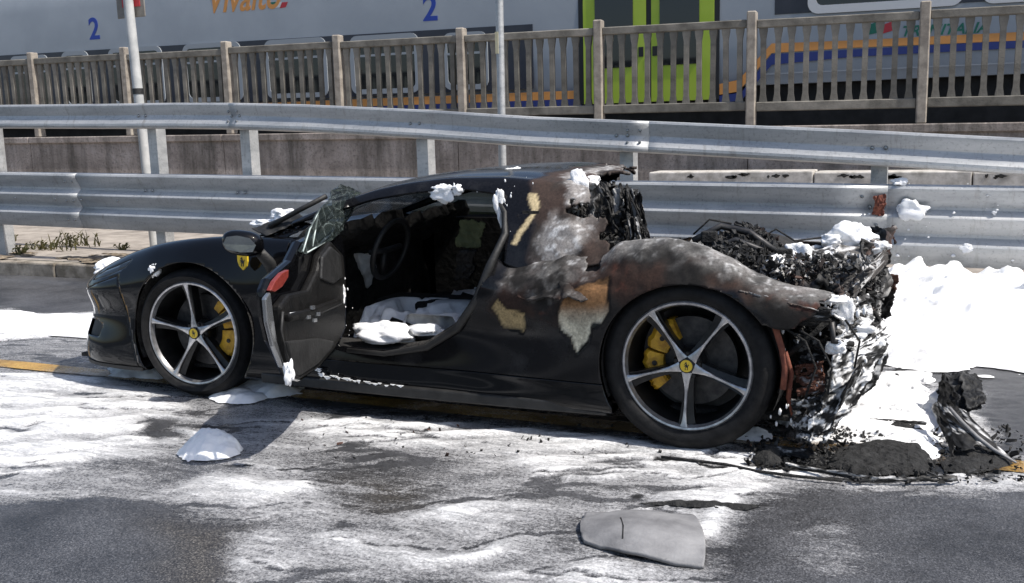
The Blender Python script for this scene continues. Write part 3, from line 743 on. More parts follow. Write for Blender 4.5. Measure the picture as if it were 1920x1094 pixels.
# poles
pl = thing('sign_pole', 'grey pole with a sign plate at the top, left behind the barrier', 'pole', (-5.42, 3.35, .1))
b0 = on_y(275, 320, 3.35); t0 = on_y(240, 0, 3.35); dv = (t0-b0)/(t0[2]-b0[2])
P0 = b0-dv*(b0[2]-.1); P1 = b0+dv*(3.6-b0[2])
MB().tube([P0, P1], .052, 20).obj('post', 'pole_paint', pl, True, auto=40)
c = b0+dv*(on_y(255, 172, 3.35)[2]-b0[2]); MB().tube([c-dv*.03, c+dv*.03], .058, 20).obj('clamp', 'trim_black', pl, True, auto=40)
a = on_y(220, 36, 3.42); b = on_y(273, 36, 3.42)
sp = MB().box((a[0], 3.42, a[2]), (b[0], 3.435, a[2]+.62)).obj('sign_plate', 'sign_back', pl); bevel(sp, .01, 1)
a = on_y(229, 15, 3.41); b = on_y(262, 15, 3.41); MB().box((a[0], 3.412, a[2]), (b[0], 3.4195, a[2]+.45)).obj('sign_print', 'red_print', sp)
pl = thing('lamp_post', 'slim grey post behind the barrier, above the car roof', 'pole', (-1.42, 3.35, .1))
b0 = on_y(942, 300, 3.35); t0 = on_y(936, 0, 3.35); dv = (t0-b0)/(t0[2]-b0[2])
MB().tube([b0-dv*(b0[2]-.1), b0+dv*(5.2-b0[2])], .036, 18).obj('post', 'galvanised_steel', pl, True, auto=40)
c = b0+dv*(on_y(937, 80, 3.35)[2]-b0[2]); MB().box(tuple(c+np.array([-.030, -.0405, -.10])), tuple(c+np.array([.0, -.036, .09]))).obj('sticker', 'label_cream', pl)
# ------------------------------------------------------------------ the burnt sports car (x forward = -x, near side = -y)
car = thing('sports_car', 'burnt out black sports car with its driver door open and rear end melted', 'car', (0, 0, 0))
def tab(xs, ys): 
    xs = np.asarray(xs, float); ys = np.asarray(ys, float); h = np.diff(xs); d = np.diff(ys)/h; m = np.zeros_like(ys)
    for i in range(1, len(xs)-1):
        if d[i-1]*d[i] > 0: w1 = 2*h[i]+h[i-1]; w2 = h[i]+2*h[i-1]; m[i] = (w1+w2)/(w1/d[i-1]+w2/d[i])
    m[0] = d[0]; m[-1] = d[-1]
    def f(x):
        x = np.clip(np.asarray(x, float), xs[0], xs[-1]); i = np.clip(np.searchsorted(xs, x)-1, 0, len(xs)-2); t = (x-xs[i])/h[i]
        return (2*t**3-3*t*t+1)*ys[i]+(t**3-2*t*t+t)*h[i]*m[i]+(-2*t**3+3*t*t)*ys[i+1]+(t**3-t*t)*h[i]*m[i+1]
    return f
def loft(xs, ctl, nv, tight=.5):
    """ctl: list of (y(x), z(x)); Catmull-Rom across the section -> verts (y positive half), v parameter"""
    xs = np.asarray(xs); C = np.stack([np.stack([y(xs), z(xs)], -1) for y, z in ctl], 1); n = C.shape[1]
    C = np.concatenate([2*C[:, :1]-C[:, 1:2], C, 2*C[:, -1:]-C[:, -2:-1]], 1)
    v = np.linspace(0, n-1, nv); i = np.minimum(v.astype(int), n-2); t = v-i
    p0, p1, p2, p3 = C[:, i], C[:, i+1], C[:, i+2], C[:, i+3]; t = t[None, :, None]
    m1 = (p2-p0)*tight; m2 = (p3-p1)*tight
    Q = (2*t**3-3*t**2+1)*p1+(t**3-2*t**2+t)*m1+(-2*t**3+3*t**2)*p2+(t**3-t**2)*m2
    XX = np.broadcast_to(xs[:, None], Q.shape[:2])
    return np.stack([XX, Q[..., 0], Q[..., 1]], -1).reshape(-1, 3), np.broadcast_to(v[None, :], Q.shape[:2]).ravel()
def side_mesh(V, T, side):
    W = V.copy(); W[:, 1] *= side
    return W, (T if side < 0 else T[:, ::-1])
def panel(name, V, T, ds, mat, side, parent=car, solid=.008, col=None, label=None, auto=None):
    for d in ds:
        dv = d(V); V, T = clip(V, T, dv)
        if len(T) == 0: return None
    W, T2 = side_mesh(V, T, side)
    o = mesh_obj(name, W, T2, mat, parent, True, solid=solid, col=None if col is None else col(W), auto=auto)
    if label: o['label'] = label
    return o
FWX, FWZ, RWX, RWZ = -1.3, .338, 1.3, .358
farch = lambda V: np.hypot(V[:, 0]+1.285, (V[:, 2]-.34))-.378
rarch = lambda V: np.where(V[:, 1] > .6, np.hypot((V[:, 0]-1.31)/1.03, V[:, 2]-.345)-.362, 1.)
# ---- front body: bumper, wings, bonnet
kx = [-2.425, -2.38, -2.30, -2.18, -2.05, -1.9, -1.7, -1.5, -1.3, -1.1, -.9, -.66]
F1 = ([.10, .42, .63, .80, .905, .950, .965, .965, .965, .955, .94, .93], [.135]*12)
F0_ = ([.08, .36, .55, .70, .80, .84, .86, .86, .86, .86, .86, .85], [.135]*12)
F2 = ([.10, .43, .64, .81, .915, .955, .968, .968, .968, .955, .94, .93], [.235, .235, .24, .245, .25, .25, .25, .25, .25, .25, .25, .25])
F3 = ([.06, .36, .565, .74, .855, .915, .95, .968, .972, .955, .925, .915], [.40, .40, .40, .40, .405, .41, .43, .45, .45, .45, .44, .44])
F4 = ([.07, .38, .60, .775, .885, .935, .955, .968, .975, .955, .925, .92], [.515, .515, .52, .53, .545, .57, .61, .65, .665, .66, .64, .64])
F5 = ([.05, .33, .52, .68, .775, .82, .845, .86, .862, .85, .85, .855], [.535, .545, .56, .59, .635, .69, .755, .80, .825, .835, .832, .825])
F6 = ([.04, .22, .36, .48, .55, .58, .60, .60, .60, .60, .61, .62], [.545, .56, .58, .605, .63, .665, .715, .75, .77, .79, .815, .835])
F7 = ([0]*12, [.55, .57, .59, .615, .64, .67, .705, .74, .775, .81, .845, .87])
fx = np.concatenate([np.linspace(-2.425, -2.3, 16), np.arange(-2.285, -.66, .0165), [-.66]])
ctlF = [(tab(kx, a), tab(kx, b)) for a, b in (F0_, F1, F2, F3, F4, F5, F6, F7)]
VF, vF = loft(fx, ctlF, 78); TF = quads_to_tris(grid_faces(len(fx), 78))
vmap = {}
def with_v(V):   # section parameter recovered from height/width ordering: crown line split
    return V[:, 1]-ctlF[5][0](V[:, 0])
crown_in = lambda V: (ctlF[5][0](V[:, 0])-.075-V[:, 1])          # > 0 inboard of the bonnet shut line
bonnet_x = lambda V: np.minimum(V[:, 0]+2.20, -.74-V[:, 0]-0*V[:, 1])
bump_line = lambda V: np.maximum(V[:, 0]+1.735+.25*(V[:, 2]-.5), V[:, 2]-(.545+.30*(V[:, 0]+2.05)))   # >0 belongs to the wing
lamp_f = lambda V: poly_sdf(V[:, 0], V[:, 2], [(-2.02, .585), (-1.86, .625), (-1.72, .675), (-1.69, .715), (-1.80, .675), (-1.95, .63)])+np.where(V[:, 1] > .5, 0, -9)
G = .0025
def dust_paint(W):
    n = fbm(W*6, 5, 3); n2 = fbm(W*40, 3, 4); k = .006+sstep(.55, .8, n)*.02*n2
    return np.concatenate([np.repeat(k[:, None], 3, 1), np.full((len(W), 1), 1.)], 1)
is_top = lambda V: np.minimum(crown_in(V), bonnet_x(V))
top_ok = lambda V: np.where(V[:, 2] > .5, is_top(V), -1.)
for side in (-1, 1):
    panel('front_wing', VF, TF, [farch, lambda V: bump_line(V)-G, lambda V: -top_ok(V)-G, lambda V: -lamp_f(V)-G, lambda V: -.70-V[:, 0]+np.where(V[:, 2] > .78, .05, 0)*0], 'black_paint', side)
    panel('front_bumper', VF, TF, [farch, lambda V: -bump_line(V)-G, lambda V: -top_ok(V)-G, lambda V: -lamp_f(V)-G,
          lambda V: -poly_sdf(V[:, 0], V[:, 2], [(-2.14, .28), (-1.95, .285), (-1.93, .35), (-2.0, .37), (-2.14, .36)])], 'black_paint', side)
    panel('bumper_intake', VF*np.array([1, .97, 1]), TF, [lambda V: poly_sdf(V[:, 0], V[:, 2], [(-2.16, .24), (-1.80, .24), (-1.76, .39), (-2.16, .40)])], 'trim_black', side)
    panel('headlight', VF, TF, [lamp_f], 'dark_glass', side)
VB, TB = clip(VF, TF, np.where(VF[:, 2] > .5, is_top(VF)-G, -1.))
W1, T1 = side_mesh(VB, TB, -1); W2, T2 = side_mesh(VB, TB, 1)
mesh_obj('bonnet', np.concatenate([W1, W2]), np.concatenate([T1, T2+len(W1)]), 'black_paint', car, solid=.008)
# splitter blade and white lamp strip
kxs = np.linspace(-2.42, -1.62, 40); yy = ctlF[1][0](kxs)
Pn = [(x, y+.012, .125) for x, y in zip(kxs, yy)]
poly = [(x, -y, z) for x, y, z in Pn]+[(x, y, z) for x, y, z in reversed(Pn)]
MB().prism(poly, (0, 0, .018)).obj('splitter', 'trim_black', car)
# grille face
MB().box((-2.36, -.40, .17), (-2.33, .40, .42)).obj('grille', 'trim_black', car)

# ---- sides and rear wings (burnt)
cream1 = [(1.04, .565), (.78, .60)]
def xz(pts, y=-.965): return [tuple(on_y(px, py, y)[[0, 2]]) for px, py in pts]
PEEL1 = xz([(1046, 590), (1058, 556), (1100, 535), (1143, 520), (1144, 575), (1128, 606), (1110, 612), (1105, 642), (1082, 666), (1070, 634), (1050, 616)])
PEEL2 = xz([(918, 575), (930, 560), (948, 578), (983, 590), (980, 624), (938, 612)])
BURN = xz([(905, 575), (930, 540), (945, 500), (960, 430), (985, 380), (1000, 330), (1250, 330), (1700, 440), (1700, 700), (1480, 640), (1380, 560), (1290, 548), (1215, 560), (1150, 590), (1130, 625), (1100, 600), (1060, 612), (1000, 612), (960, 600), (935, 612)])
def burn_col(W, peel=True):
    X_, Y_, Z_ = W[:, 0], W[:, 1], W[:, 2]; s = fbm(W*7, 5, 41); s2 = fbm(W*22, 4, 42); s3 = fbm(W*55, 3, 43)
    jx = (fbm(W*12, 3, 44)-.5)*.10; jz = (fbm(W*12+9, 3, 45)-.5)*.10
    d = poly_sdf(X_+jx, Z_+jz, BURN); b = sstep(-.012, .035, d)
    paint = np.tile([.006, .006, .007], (len(W), 1)); paint = paint+(sstep(.5, .75, s)*.012)[:, None]
    brown = np.array([.034, .018, .013]); dark = np.array([.009, .008, .0075]); ash = np.array([.17, .165, .16]); red = np.array([.075, .028, .018])
    k = dark+(brown-dark)*sstep(.36, .62, s)[:, None]
    k = k+(red-k)*(sstep(.56, .74, s2)*sstep(.48, .64, fbm(W*4+5, 3, 46))*.8)[:, None]
    # ash lies on what faces up: crown of the wing and the blister behind the door
    crown = np.interp(X_, [.45, .6, .75, .9, 1.0, 1.18, 1.32, 1.45, 1.6, 1.8], [.70, .73, .79, .78, .845, .872, .85, .80, .73, .68])
    h = crown-Z_+(s2-.5)*.14
    wash = np.clip(sstep(.08, -.02, h)*sstep(.34, .60, s+.14*(X_ > .9)), 0, 1)
    wash = np.maximum(wash, sstep(.16, .04, np.hypot((X_-.74)/1.5, (Z_-.68)))*sstep(.38, .62, s2)*.55)
    wash = wash*np.where(Z_ > .6, 1, .2)
    speck = sstep(.60, .72, s3)
    k = k+(ash-k)*(wash*.85)[:, None]
    k = k+(np.array([.60, .60, .60])-k)*(np.clip(speck*.55+sstep(.56, .68, s2)*.40*(X_ > .95), 0, 1)*wash)[:, None]
    out = paint*(1-b[:, None])+k*b[:, None]
    for pl_, c0, c1 in ((PEEL1, (.50, .44, .30), (.60, .56, .43)), (PEEL2, (.46, .34, .17), (.52, .43, .27))):
        if not peel: continue
        q = poly_sdf(X_+jx*.45, Z_+jz*.45, pl_); m = sstep(0, .006, q)[:, None]
        lowz = sstep(.60, .50, Z_+(s-.5)*.12)[:, None]
        cc = np.array([.22, .115, .05])*(1-lowz)+np.array(c1)*lowz if pl_ is PEEL1 else np.array(c0)*(1-.5*s[:, None])
        cc = cc*(1-.35*sstep(.55, .7, s2)[:, None])
        rim = (sstep(-.016, -.002, q)*(1-sstep(0, .008, q)))[:, None]
        out = out*(1-m)+cc*m; out = out*(1-rim*.6)
        b = np.maximum(b, m[:, 0])
    return np.concatenate([out, (1-b)[:, None]], 1)
sx = [-.74, -.5, -.2, .1, .35, .5, .65, .8, .9, 1.0, 1.18, 1.32, 1.45, 1.6, 1.8, 1.95]
S0 = ([.84]*16, [.14]*16)
S1 = ([.93, .93, .93, .93, .935, .94, .945, .95, .955, .96, .965, .965, .96, .955, .945, .93], [.135]*16)
S2 = ([.935, .93, .928, .93, .935, .945, .955, .962, .966, .97, .972, .972, .97, .965, .955, .94], [.25]*16)
S3 = ([.92, .905, .90, .905, .92, .938, .952, .966, .972, .978, .982, .982, .98, .972, .96, .945], [.44]*16)
S4 = ([.92, .92, .925, .935, .95, .965, .972, .972, .972, .976, .980, .980, .975, .968, .95, .94], [.64, .64, .645, .65, .65, .645, .65, .65, .66, .68, .70, .70, .68, .65, .62, .60])
S5 = ([.86, .86, .865, .87, .875, .885, .90, .875, .87, .875, .88, .88, .875, .87, .87, .86], [.825, .82, .815, .81, .80, .725, .745, .79, .785, .845, .872, .85, .80, .73, .68, .655])
S6 = ([.83, .83, .83, .83, .83, .83, .82, .80, .78, .77, .76, .75, .75, .76, .76, .76], [.815, .81, .805, .80, .79, .74, .775, .80, .785, .835, .855, .83, .78, .71, .665, .64])
S7 = ([.80, .80, .80, .80, .79, .77, .75, .73, .70, .68, .67, .66, .66, .68, .70, .70], [.79, .785, .78, .78, .76, .70, .72, .74, .73, .77, .78, .76, .72, .66, .62, .60])
ctlS = [(tab(sx, a), tab(sx, b)) for a, b in (S0, S1, S2, S3, S4, S5, S6, S7)]
sxs = np.arange(-.70, 1.95, .0095)
VS, vS = loft(sxs, ctlS, 128); TS = quads_to_tris(grid_faces(len(sxs), 128))
DOORCUT = xz([(560, 700), (575, 640), (650, 654), (720, 660), (800, 648), (855, 612), (892, 560), (915, 500), (926, 455), (935, 300), (560, 300)], -.95)
doorcut = lambda V: -poly_sdf(V[:, 0], V[:, 2], DOORCUT)
rag = lambda V: 1.80-V[:, 0]+(fbm(V*9, 4, 61)-.5)*.22-sstep(.62, .40, V[:, 2])*.16
rag_low = lambda V: np.where(V[:, 0] > 1.5, V[:, 2]-.56+(fbm(V*11, 3, 62)-.5)*.10-.0*(V[:, 0]), 1.)
hole = lambda V: np.maximum(np.hypot((V[:, 0]-.885)/.045, (V[:, 2]-.785)/.05)-1+(fbm(V*20, 3, 63)-.5)*1.2, .81-V[:, 1])
sill_top = lambda V: V[:, 2]-.262-.0*V[:, 0]
def melted(V):
    W = V.copy(); b = sstep(.45, .75, V[:, 0])*sstep(.5, .7, V[:, 2])
    n = fbm(V*6+3, 4, 71)-.5; n2 = fbm(V*17+3, 3, 72)-.5
    W[:, 1] += b*(n*.030+n2*.010); W[:, 2] += b*(n2*.022+n*.02)
    pin = np.maximum(poly_sdf(V[:, 0], V[:, 2], PEEL1), poly_sdf(V[:, 0], V[:, 2], PEEL2)); W[:, 1] -= sstep(-.002, .006, pin)*.006*(V[:, 1] > 0)
    return W
VSm = melted(VS)
for side in (-1, 1):
    cuts = [rarch, lambda V: np.minimum(doorcut(V), sill_top(V)-G), rag, rag_low, hole] if side < 0 else [rarch, rag, rag_low, lambda V: sill_top(V)-G, lambda V: np.where(V[:, 0] > .62, .66-V[:, 2]+(fbm(V*8, 4, 66)-.5)*.14, 1.)]
    panel('rear_wing', VSm, TS, cuts, 'burnt_panel', side, col=burn_col, label='melted rear wing with ash, rust and bare cream patches' if side < 0 else None)
    panel('rocker_panel', VS, TS, [rarch, lambda V: -sill_top(V)-G, lambda V: .99-V[:, 0]], 'black_paint', side)
    xs = np.linspace(-.86, .96, 30); P = [(x, .95+.02*math.sin((x+.86)/1.82*PI), .118) for x in xs]+[(x, .86, .118) for x in xs[::-1]]
    b_ = MB().prism([(x, side*y, z) for x, y, z in P], (0, 0, .05)).obj('sill_blade', 'trim_black', car); bevel(b_, .008, 2)
    # wing edge behind the front wheel: dark vane
# ---- wheel arch liners
for xc, zc, r in ((-1.285, .34, .385), (1.31, .345, .372)):
    for side in (-1, 1):
        V, F = lathe([(r, -.30), (r, .93-.62), (.05, .31)], 40, (xc, side*.62, zc), sgn=side, a0=-.35, a1=PI+.35)
        V = [(x, (y if abs(y) < .935 else math.copysign(.935, y)), z) for x, y, z in V]
        V2 = []
        V, F = lathe([(.05, -.02), (r, -.02), (r, .30)], 40, (xc, side*.64, zc), sgn=side, a0=-.4, a1=PI+.4)
        mesh_obj('wheel_arch_liner', V, F, 'cabin_char', car, True, auto=40)
MB().box((-2.25, -.80, .125), (1.75, .80, .145)).obj('floor_pan', 'cabin_char', car)

# ---- greenhouse
gxk = [-1.02, -.85, -.65, -.45, -.25, -.05, .15, .35, .55, .75, .95, 1.12]
gt = [.86, .925, .995, 1.06, 1.112, 1.142, 1.158, 1.160, 1.148, 1.135, 1.12, 1.09]
ge = [.835, .895, .965, 1.03, 1.083, 1.115, 1.130, 1.132, 1.118, 1.10, 1.085, 1.05]
G0 = ([.79, .82, .845, .858, .862, .864, .866, .868, .875, .885, .885, .86], [.80, .805, .81, .81, .805, .80, .80, .79, .73, .74, .78, .80])
G1 = ([.77, .785, .795, .80, .80, .80, .80, .80, .815, .82, .80, .78], [.812, .845, .87, .895, .91, .92, .925, .925, .90, .89, .89, .89])
G2 = ([.75, .745, .735, .725, .715, .71, .705, .70, .70, .69, .68, .66], [.825, .878, .945, 1.005, 1.055, 1.085, 1.10, 1.10, 1.085, 1.065, 1.045, 1.01])
G3 = ([.69, .685, .675, .66, .645, .63, .62, .615, .61, .60, .58, .56], ge)
G4 = ([.45, .45, .44, .43, .42, .41, .40, .40, .39, .38, .37, .36], [a*.72+b*.28+.004 for a, b in zip(gt, ge)])
G5 = ([0]*12, gt)
ctlG = [(tab(gxk, a), tab(gxk, b)) for a, b in (G0, G1, G2, G3, G4, G5)]
gxs = np.arange(-1.02, 1.121, .0105)
VG, vG = loft(gxs, ctlG, 92); TG = quads_to_tris(grid_faces(len(gxs), 92))
edge_y = tab(gxk, G3[0]); edge_z = tab(gxk, G3[1])
SIDEWIN = [(-1.02, .70), (-1.0, .83), (-.72, .915), (-.50, .968), (-.28, 1.028), (-.05, 1.062), (.2, 1.075), (.36, 1.055), (.43, .96), (.46, .82), (.47, .68)]
sidewin = lambda V: np.where(V[:, 1] > .5, -poly_sdf(V[:, 0], V[:, 2], SIDEWIN), 1.)
screen = lambda V: np.minimum(edge_y(V[:, 0])-.05-V[:, 1], -.22-V[:, 0]-.25*V[:, 1]**2)      # > 0 inside the windscreen
def tear(V):
    x_end = .80-.27*(V[:, 1]+.5)
    return x_end-V[:, 0]+(fbm(V*np.array([6, 6, 6]), 4, 81)-.5)*.45+(fbm(V*20, 3, 82)-.5)*.16
def hole2(V): return np.where((V[:, 0] > .66) & (V[:, 2] > .84), .06+(fbm(V*8+4, 4, 83)-.44), 1.)
PEELC = xz([(990, 365), (1012, 362), (1020, 385), (1006, 420), (985, 452), (972, 450), (985, 425), (1003, 400)], -.72)
FOAMC = xz([(1062, 342), (1112, 336), (1098, 352), (1100, 375), (1088, 395), (1078, 370), (1066, 360)], -.60)
def roof_col(W):
    X_, Y_, Z_ = W[:, 0], W[:, 1], W[:, 2]; s = fbm(W*8, 5, 91); s2 = fbm(W*26, 4, 92); s3 = fbm(W*60, 3, 93)
    jx = (fbm(W*14, 3, 94)-.5)*.09; jz = (fbm(W*14+7, 3, 95)-.5)*.09
    b = sstep(.0, .05, X_+jx-(.575-.06*sstep(.8, 1.1, Z_)))*(Z_ > 0)
    paint = np.tile([.007, .007, .0085], (len(W), 1))+(sstep(.55, .8, s)*.012)[:, None]
    k = np.array([.03, .024, .021])*(.5+s2[:, None])
    br = sstep(.42, .60, fbm(W*6+3, 4, 96)); k = k+(np.array([.050, .028, .021])-k)*(br*.55)[:, None]
    ash = sstep(.60, .68, X_+jx*1.2)*sstep(.34, .54, s)*sstep(.90, .78, X_); k = k+(np.array([.30, .285, .275])-k)*(ash*.75)[:, None]
    k = k+(np.array([.6, .6, .6])-k)*(ash*sstep(.58, .68, s3)*.7)[:, None]
    out = paint*(1-b[:, None])+k*b[:, None]
    q = sstep(0, .008, poly_sdf(X_+jx*.5, Z_+jz*.5, PEELC))*(Y_ < 0); out = out*(1-q[:, None])+np.array([.52, .42, .25])*(.7+.5*s2[:, None])*q[:, None]
    return np.concatenate([out, (1-np.maximum(b, q))[:, None]], 1)
VGm = VG.copy(); bb = sstep(.55, .75, VG[:, 0]); VGm[:, 2] += bb*((fbm(VG*7, 4, 97)-.55)*.075); VGm[:, 1] += bb*(fbm(VG*7+5, 4, 98)-.5)*.06*(VG[:, 1] > .2)
Vr, Tr = clip(VGm, TG, -screen(VGm)-.004); Vr, Tr = clip(Vr, Tr, sidewin(Vr)); Vr, Tr = clip(Vr, Tr, hole2(Vr))
W1, T1 = side_mesh(Vr, Tr, -1); W2, T2 = side_mesh(Vr, Tr, 1); W = np.concatenate([W1, W2]); TW = np.concatenate([T1, T2+len(W1)]); W, TW = clip(W, TW, tear(W))
ro = mesh_obj('roof', W, TW, 'burnt_panel', car, solid=.014, col=roof_col(W)); ro['label'] = 'black roof, burnt through and torn at the rear'
Vw, Tw = clip(VG, TG, screen(VG)-.004); W1, T1 = side_mesh(Vw, Tw, -1); W2, T2 = side_mesh(Vw, Tw, 1)
mesh_obj('windscreen', np.concatenate([W1, W2]), np.concatenate([T1, T2+len(W1)]), 'cracked_glass', car, solid=.006)
Vs_, Ts_ = clip(VG, TG, np.where(VG[:, 1] > .5, poly_sdf(VG[:, 0], VG[:, 2], SIDEWIN)-.004, -1)); W2, T2 = side_mesh(Vs_*np.array([1, .985, 1]), Ts_, 1)
mesh_obj('far_window', W2, T2, 'window_glass_green', car, solid=.005)
# jamb strip round the door opening with peeling edge
jp = [on_y(px, py, -.93) for px, py in ((652, 657), (720, 664), (800, 652), (857, 616), (894, 563), (918, 500))]
jp += [np.array([.455, -.83, .88]), np.array([.43, -.775, .97]), np.array([.36, -.715, 1.055])]
MB().tube(jp, [.012, .013, .016, .02, .022, .02, .016, .013, .010], 8).obj('door_seal', 'trim_black', car, True)
jp2 = [p+np.array([-.03, .10, -.02]) for p in jp]
MB().tube(jp2, .035, 8).obj('door_jamb', 'cabin_char', car, True)
mesh_obj('inner_sill', *(lambda m: (m.v, m.f))(MB().box((-.72, -.90, .16), (.55, -.66, .315))), 'cabin_char', car, False)
MB().box((-.72, .66, .16), (.55, .90, .315)).obj('inner_sill', 'cabin_char', car)

# ---- cabin
MB().box((-.95, -.66, .15), (.6, .66, .20)).obj('cabin_floor', 'cabin_char', car)
b_ = MB().box((.52, -.78, .2), (.60, .78, .98)).obj('bulkhead', 'cabin_char', car)
V, F = crumple((-.98, -.84, .60), (-.98, .84, .60), (-.52, .80, .84), (-.52, -.80, .84), 40, 20, .06, 5, 5, .05)
mesh_obj('dashboard', V, F, 'cabin_char', car, True, solid=.06)
MB().box((-.96, -.84, .2), (-.90, .84, .80)).obj('firewall', 'cabin_char', car)
b_ = MB().box((-.7, -.14, .2), (.5, .14, .42)).obj('centre_tunnel', 'cabin_char', car); bevel(b_, .04, 3)
b_ = MB().box((-.78, .78, .2), (.5, .86, .80)).obj('far_door_trim', 'cabin_char', car)
for sy in (-.40, .40):
    xs = [(-.28, .33), (-.12, .30), (.08, .27), (.20, .28), (.28, .38), (.34, .60), (.39, .80), (.42, .94), (.425, 1.0)]
    ws = [.20, .235, .24, .235, .24, .235, .21, .13, .11]
    V = []; n = 13
    for (x, z), w in zip(xs, ws):
        for k in range(n):
            u = -1+2*k/(n-1); V.append((x-.05*abs(u)**3*(1 if z > .4 else .2), sy+w*u, z+.09*abs(u)**3*(1 if z < .4 else .1)))
    mesh_obj('seat', V, grid_faces(len(xs), n), 'trim_black', car, True, solid=.07)
V = []; n = 40; m = 8
for i in range(n):
    a = 2*PI*i/n
    for j in range(m):
        b = 2*PI*j/m; r = .165+.015*math.cos(b); V.append((-.40+.30*r*math.sin(a)+.015*math.sin(b), -.40+r*math.cos(a), .74+r*math.sin(a)*.92))
F = [(i*m+j, ((i+1) % n)*m+j, ((i+1) % n)*m+(j+1) % m, i*m+(j+1) % m) for i in range(n) for j in range(m)]
sw = mesh_obj('steering_wheel', V, F, 'trim_black', car)
MB().tube([(-.43, -.55, .74), (-.44, -.40, .73), (-.43, -.25, .74)], .016, 6).tube([(-.44, -.40, .73), (-.46, -.40, .60)], .016, 6).obj('spoke', 'trim_black', sw, True)

V, F = crumple(on_y(852, 470, -.45), on_y(900, 462, -.50), on_y(912, 418, -.55), on_y(862, 405, -.50), 40, 30, .03, 9, 401, .08); mesh_obj('airbag_remnant', V, F, 'olive_cloth', car, True, solid=.006)
V, F = crumple(on_y(846, 528, -.45), on_y(880, 530, -.45), on_y(890, 470, -.5), on_y(856, 468, -.5), 40, 30, .02, 9, 402, .12); mesh_obj('seat_bolster', V, F, 'door_trim', car, True, solid=.02)
# ---- open door, seen from inside
H = np.array([-.37, -.88, 0]); Tt = np.array([-.10, -1.76, 0]); dd = (Tt-H)/np.linalg.norm(Tt-H); dn = np.array([dd[1], -dd[0], 0])   # dn: outward side (away from camera)
if np.dot(dn, CP-H) > 0: dn = -dn
def dpl(px, py, off=0.): return on_plane(px, py, H+dn*off, dn)
def dpoly(name, pts, off, th, mat, bev=.012, par=None, smooth=False):
    o = MB().prism([dpl(*p, off) for p in pts], dn*th).obj(name, mat, par or car); bevel(o, bev, 2); return o
door = dpoly('door', [(499, 548), (509, 522), (528, 505), (548, 488), (566, 452), (600, 436), (640, 432), (648, 470), (652, 540), (650, 618), (636, 655), (602, 690), (566, 716), (548, 712), (530, 672), (514, 640), (504, 596)], .045, .05, 'black_paint', .02)
door['label'] = 'open driver door with its inner trim showing'
dpoly('door_trim', [(527, 575), (544, 553), (580, 545), (598, 508), (604, 478), (622, 452), (645, 478), (650, 535), (648, 618), (629, 656), (600, 689), (565, 712), (548, 690), (534, 640)], .0, .046, 'door_trim', .014, door)
dpoly('map_pocket', [(540, 640), (600, 634), (628, 640), (622, 656), (598, 683), (566, 704), (552, 690)], -.012, .03, 'trim_black', .008, door)
dpoly('armrest', [(545, 590), (592, 578), (640, 560), (645, 572), (600, 592), (548, 604)], -.03, .05, 'door_trim', .012, door)
dpoly('speaker_cover', [(606, 482), (622, 462), (640, 478), (644, 520), (628, 532), (604, 524)], -.012, .02, 'trim_black', .008, door)
for q in ((588, 578), (598, 590), (592, 602), (580, 596)):
    dpoly('switch', [(q[0]-3, q[1]-4), (q[0]+3, q[1]-5), (q[0]+3, q[1]+2), (q[0]-3, q[1]+3)], -.034, .01, 'chrome_dim', .001, door)
for a, b in (((541, 560), (532, 640)), ((532, 640), (552, 700))):
    pass
MB().tube([dpl(*p, -.004) for p in ((530, 585), (528, 620), (537, 665), (552, 700))], .006, 6).obj('door_weatherstrip', 'trim_black', door, True)
MB().tube([dpl(*p, -.006) for p in ((543, 588), (582, 582), (596, 578))], .0035, 6).obj('trim_strip', 'chrome_dim', door, True)
dpoly('reflector', [(508, 545), (516, 528), (530, 512), (542, 506), (541, 520), (530, 538), (516, 548)], .018, .02, 'reflector_red', .003, door)
dpoly('door_edge', [(499, 560), (508, 548), (512, 580), (520, 640), (536, 690), (530, 690), (514, 650), (503, 605)], .02, .02, 'chrome_dim', .006, door)
# broken, buckled side glass
gp = [(566, 472), (580, 430), (600, 392), (622, 362), (640, 347), (660, 354), (676, 362), (668, 380), (652, 402), (645, 432), (622, 448), (596, 462), (574, 477)]
V2 = np.array([dpl(*p, .03) for p in gp]); c0 = V2.mean(0)
bm = bmesh.new(); vs = [bm.verts.new(p) for p in V2]; bm.faces.new(vs); bmesh.ops.triangulate(bm, faces=bm.faces[:])
bmesh.ops.subdivide_edges(bm, edges=bm.edges[:], cuts=5, use_grid_fill=True); bmesh.ops.triangulate(bm, faces=bm.faces[:])
V = np.array([v.co[:] for v in bm.verts]); F = [tuple(v.index for v in f.verts) for f in bm.faces]; bm.verts.index_update(); F = [tuple(v.index for v in f.verts) for f in bm.faces]; bm.free()
nz = fbm(V*5, 3, 8)-.5; V = V-dn*(nz*.09)[:, None]+dn*0+np.array([-.10, .06, 0])*(np.clip(V[:, 2:3]-.86, 0, 1))*.6
mesh_obj('door_glass', V, F, 'cracked_glass', door, False, solid=.007)
for a, b in (((568, 472), (582, 430)), ((582, 430), (602, 392)), ((654, 402), (674, 364)), ((576, 474), (622, 447)), ((598, 404), (586, 462))):
    P = [dpl(*p, .028) for p in (a, b)]
    P = [p+np.array([-.10, .06, 0])*max(0, p[2]-.86)*.6 for p in P]
    MB().tube(P, .0035, 6).obj('glass_edge', 'glass_edge', door, True)
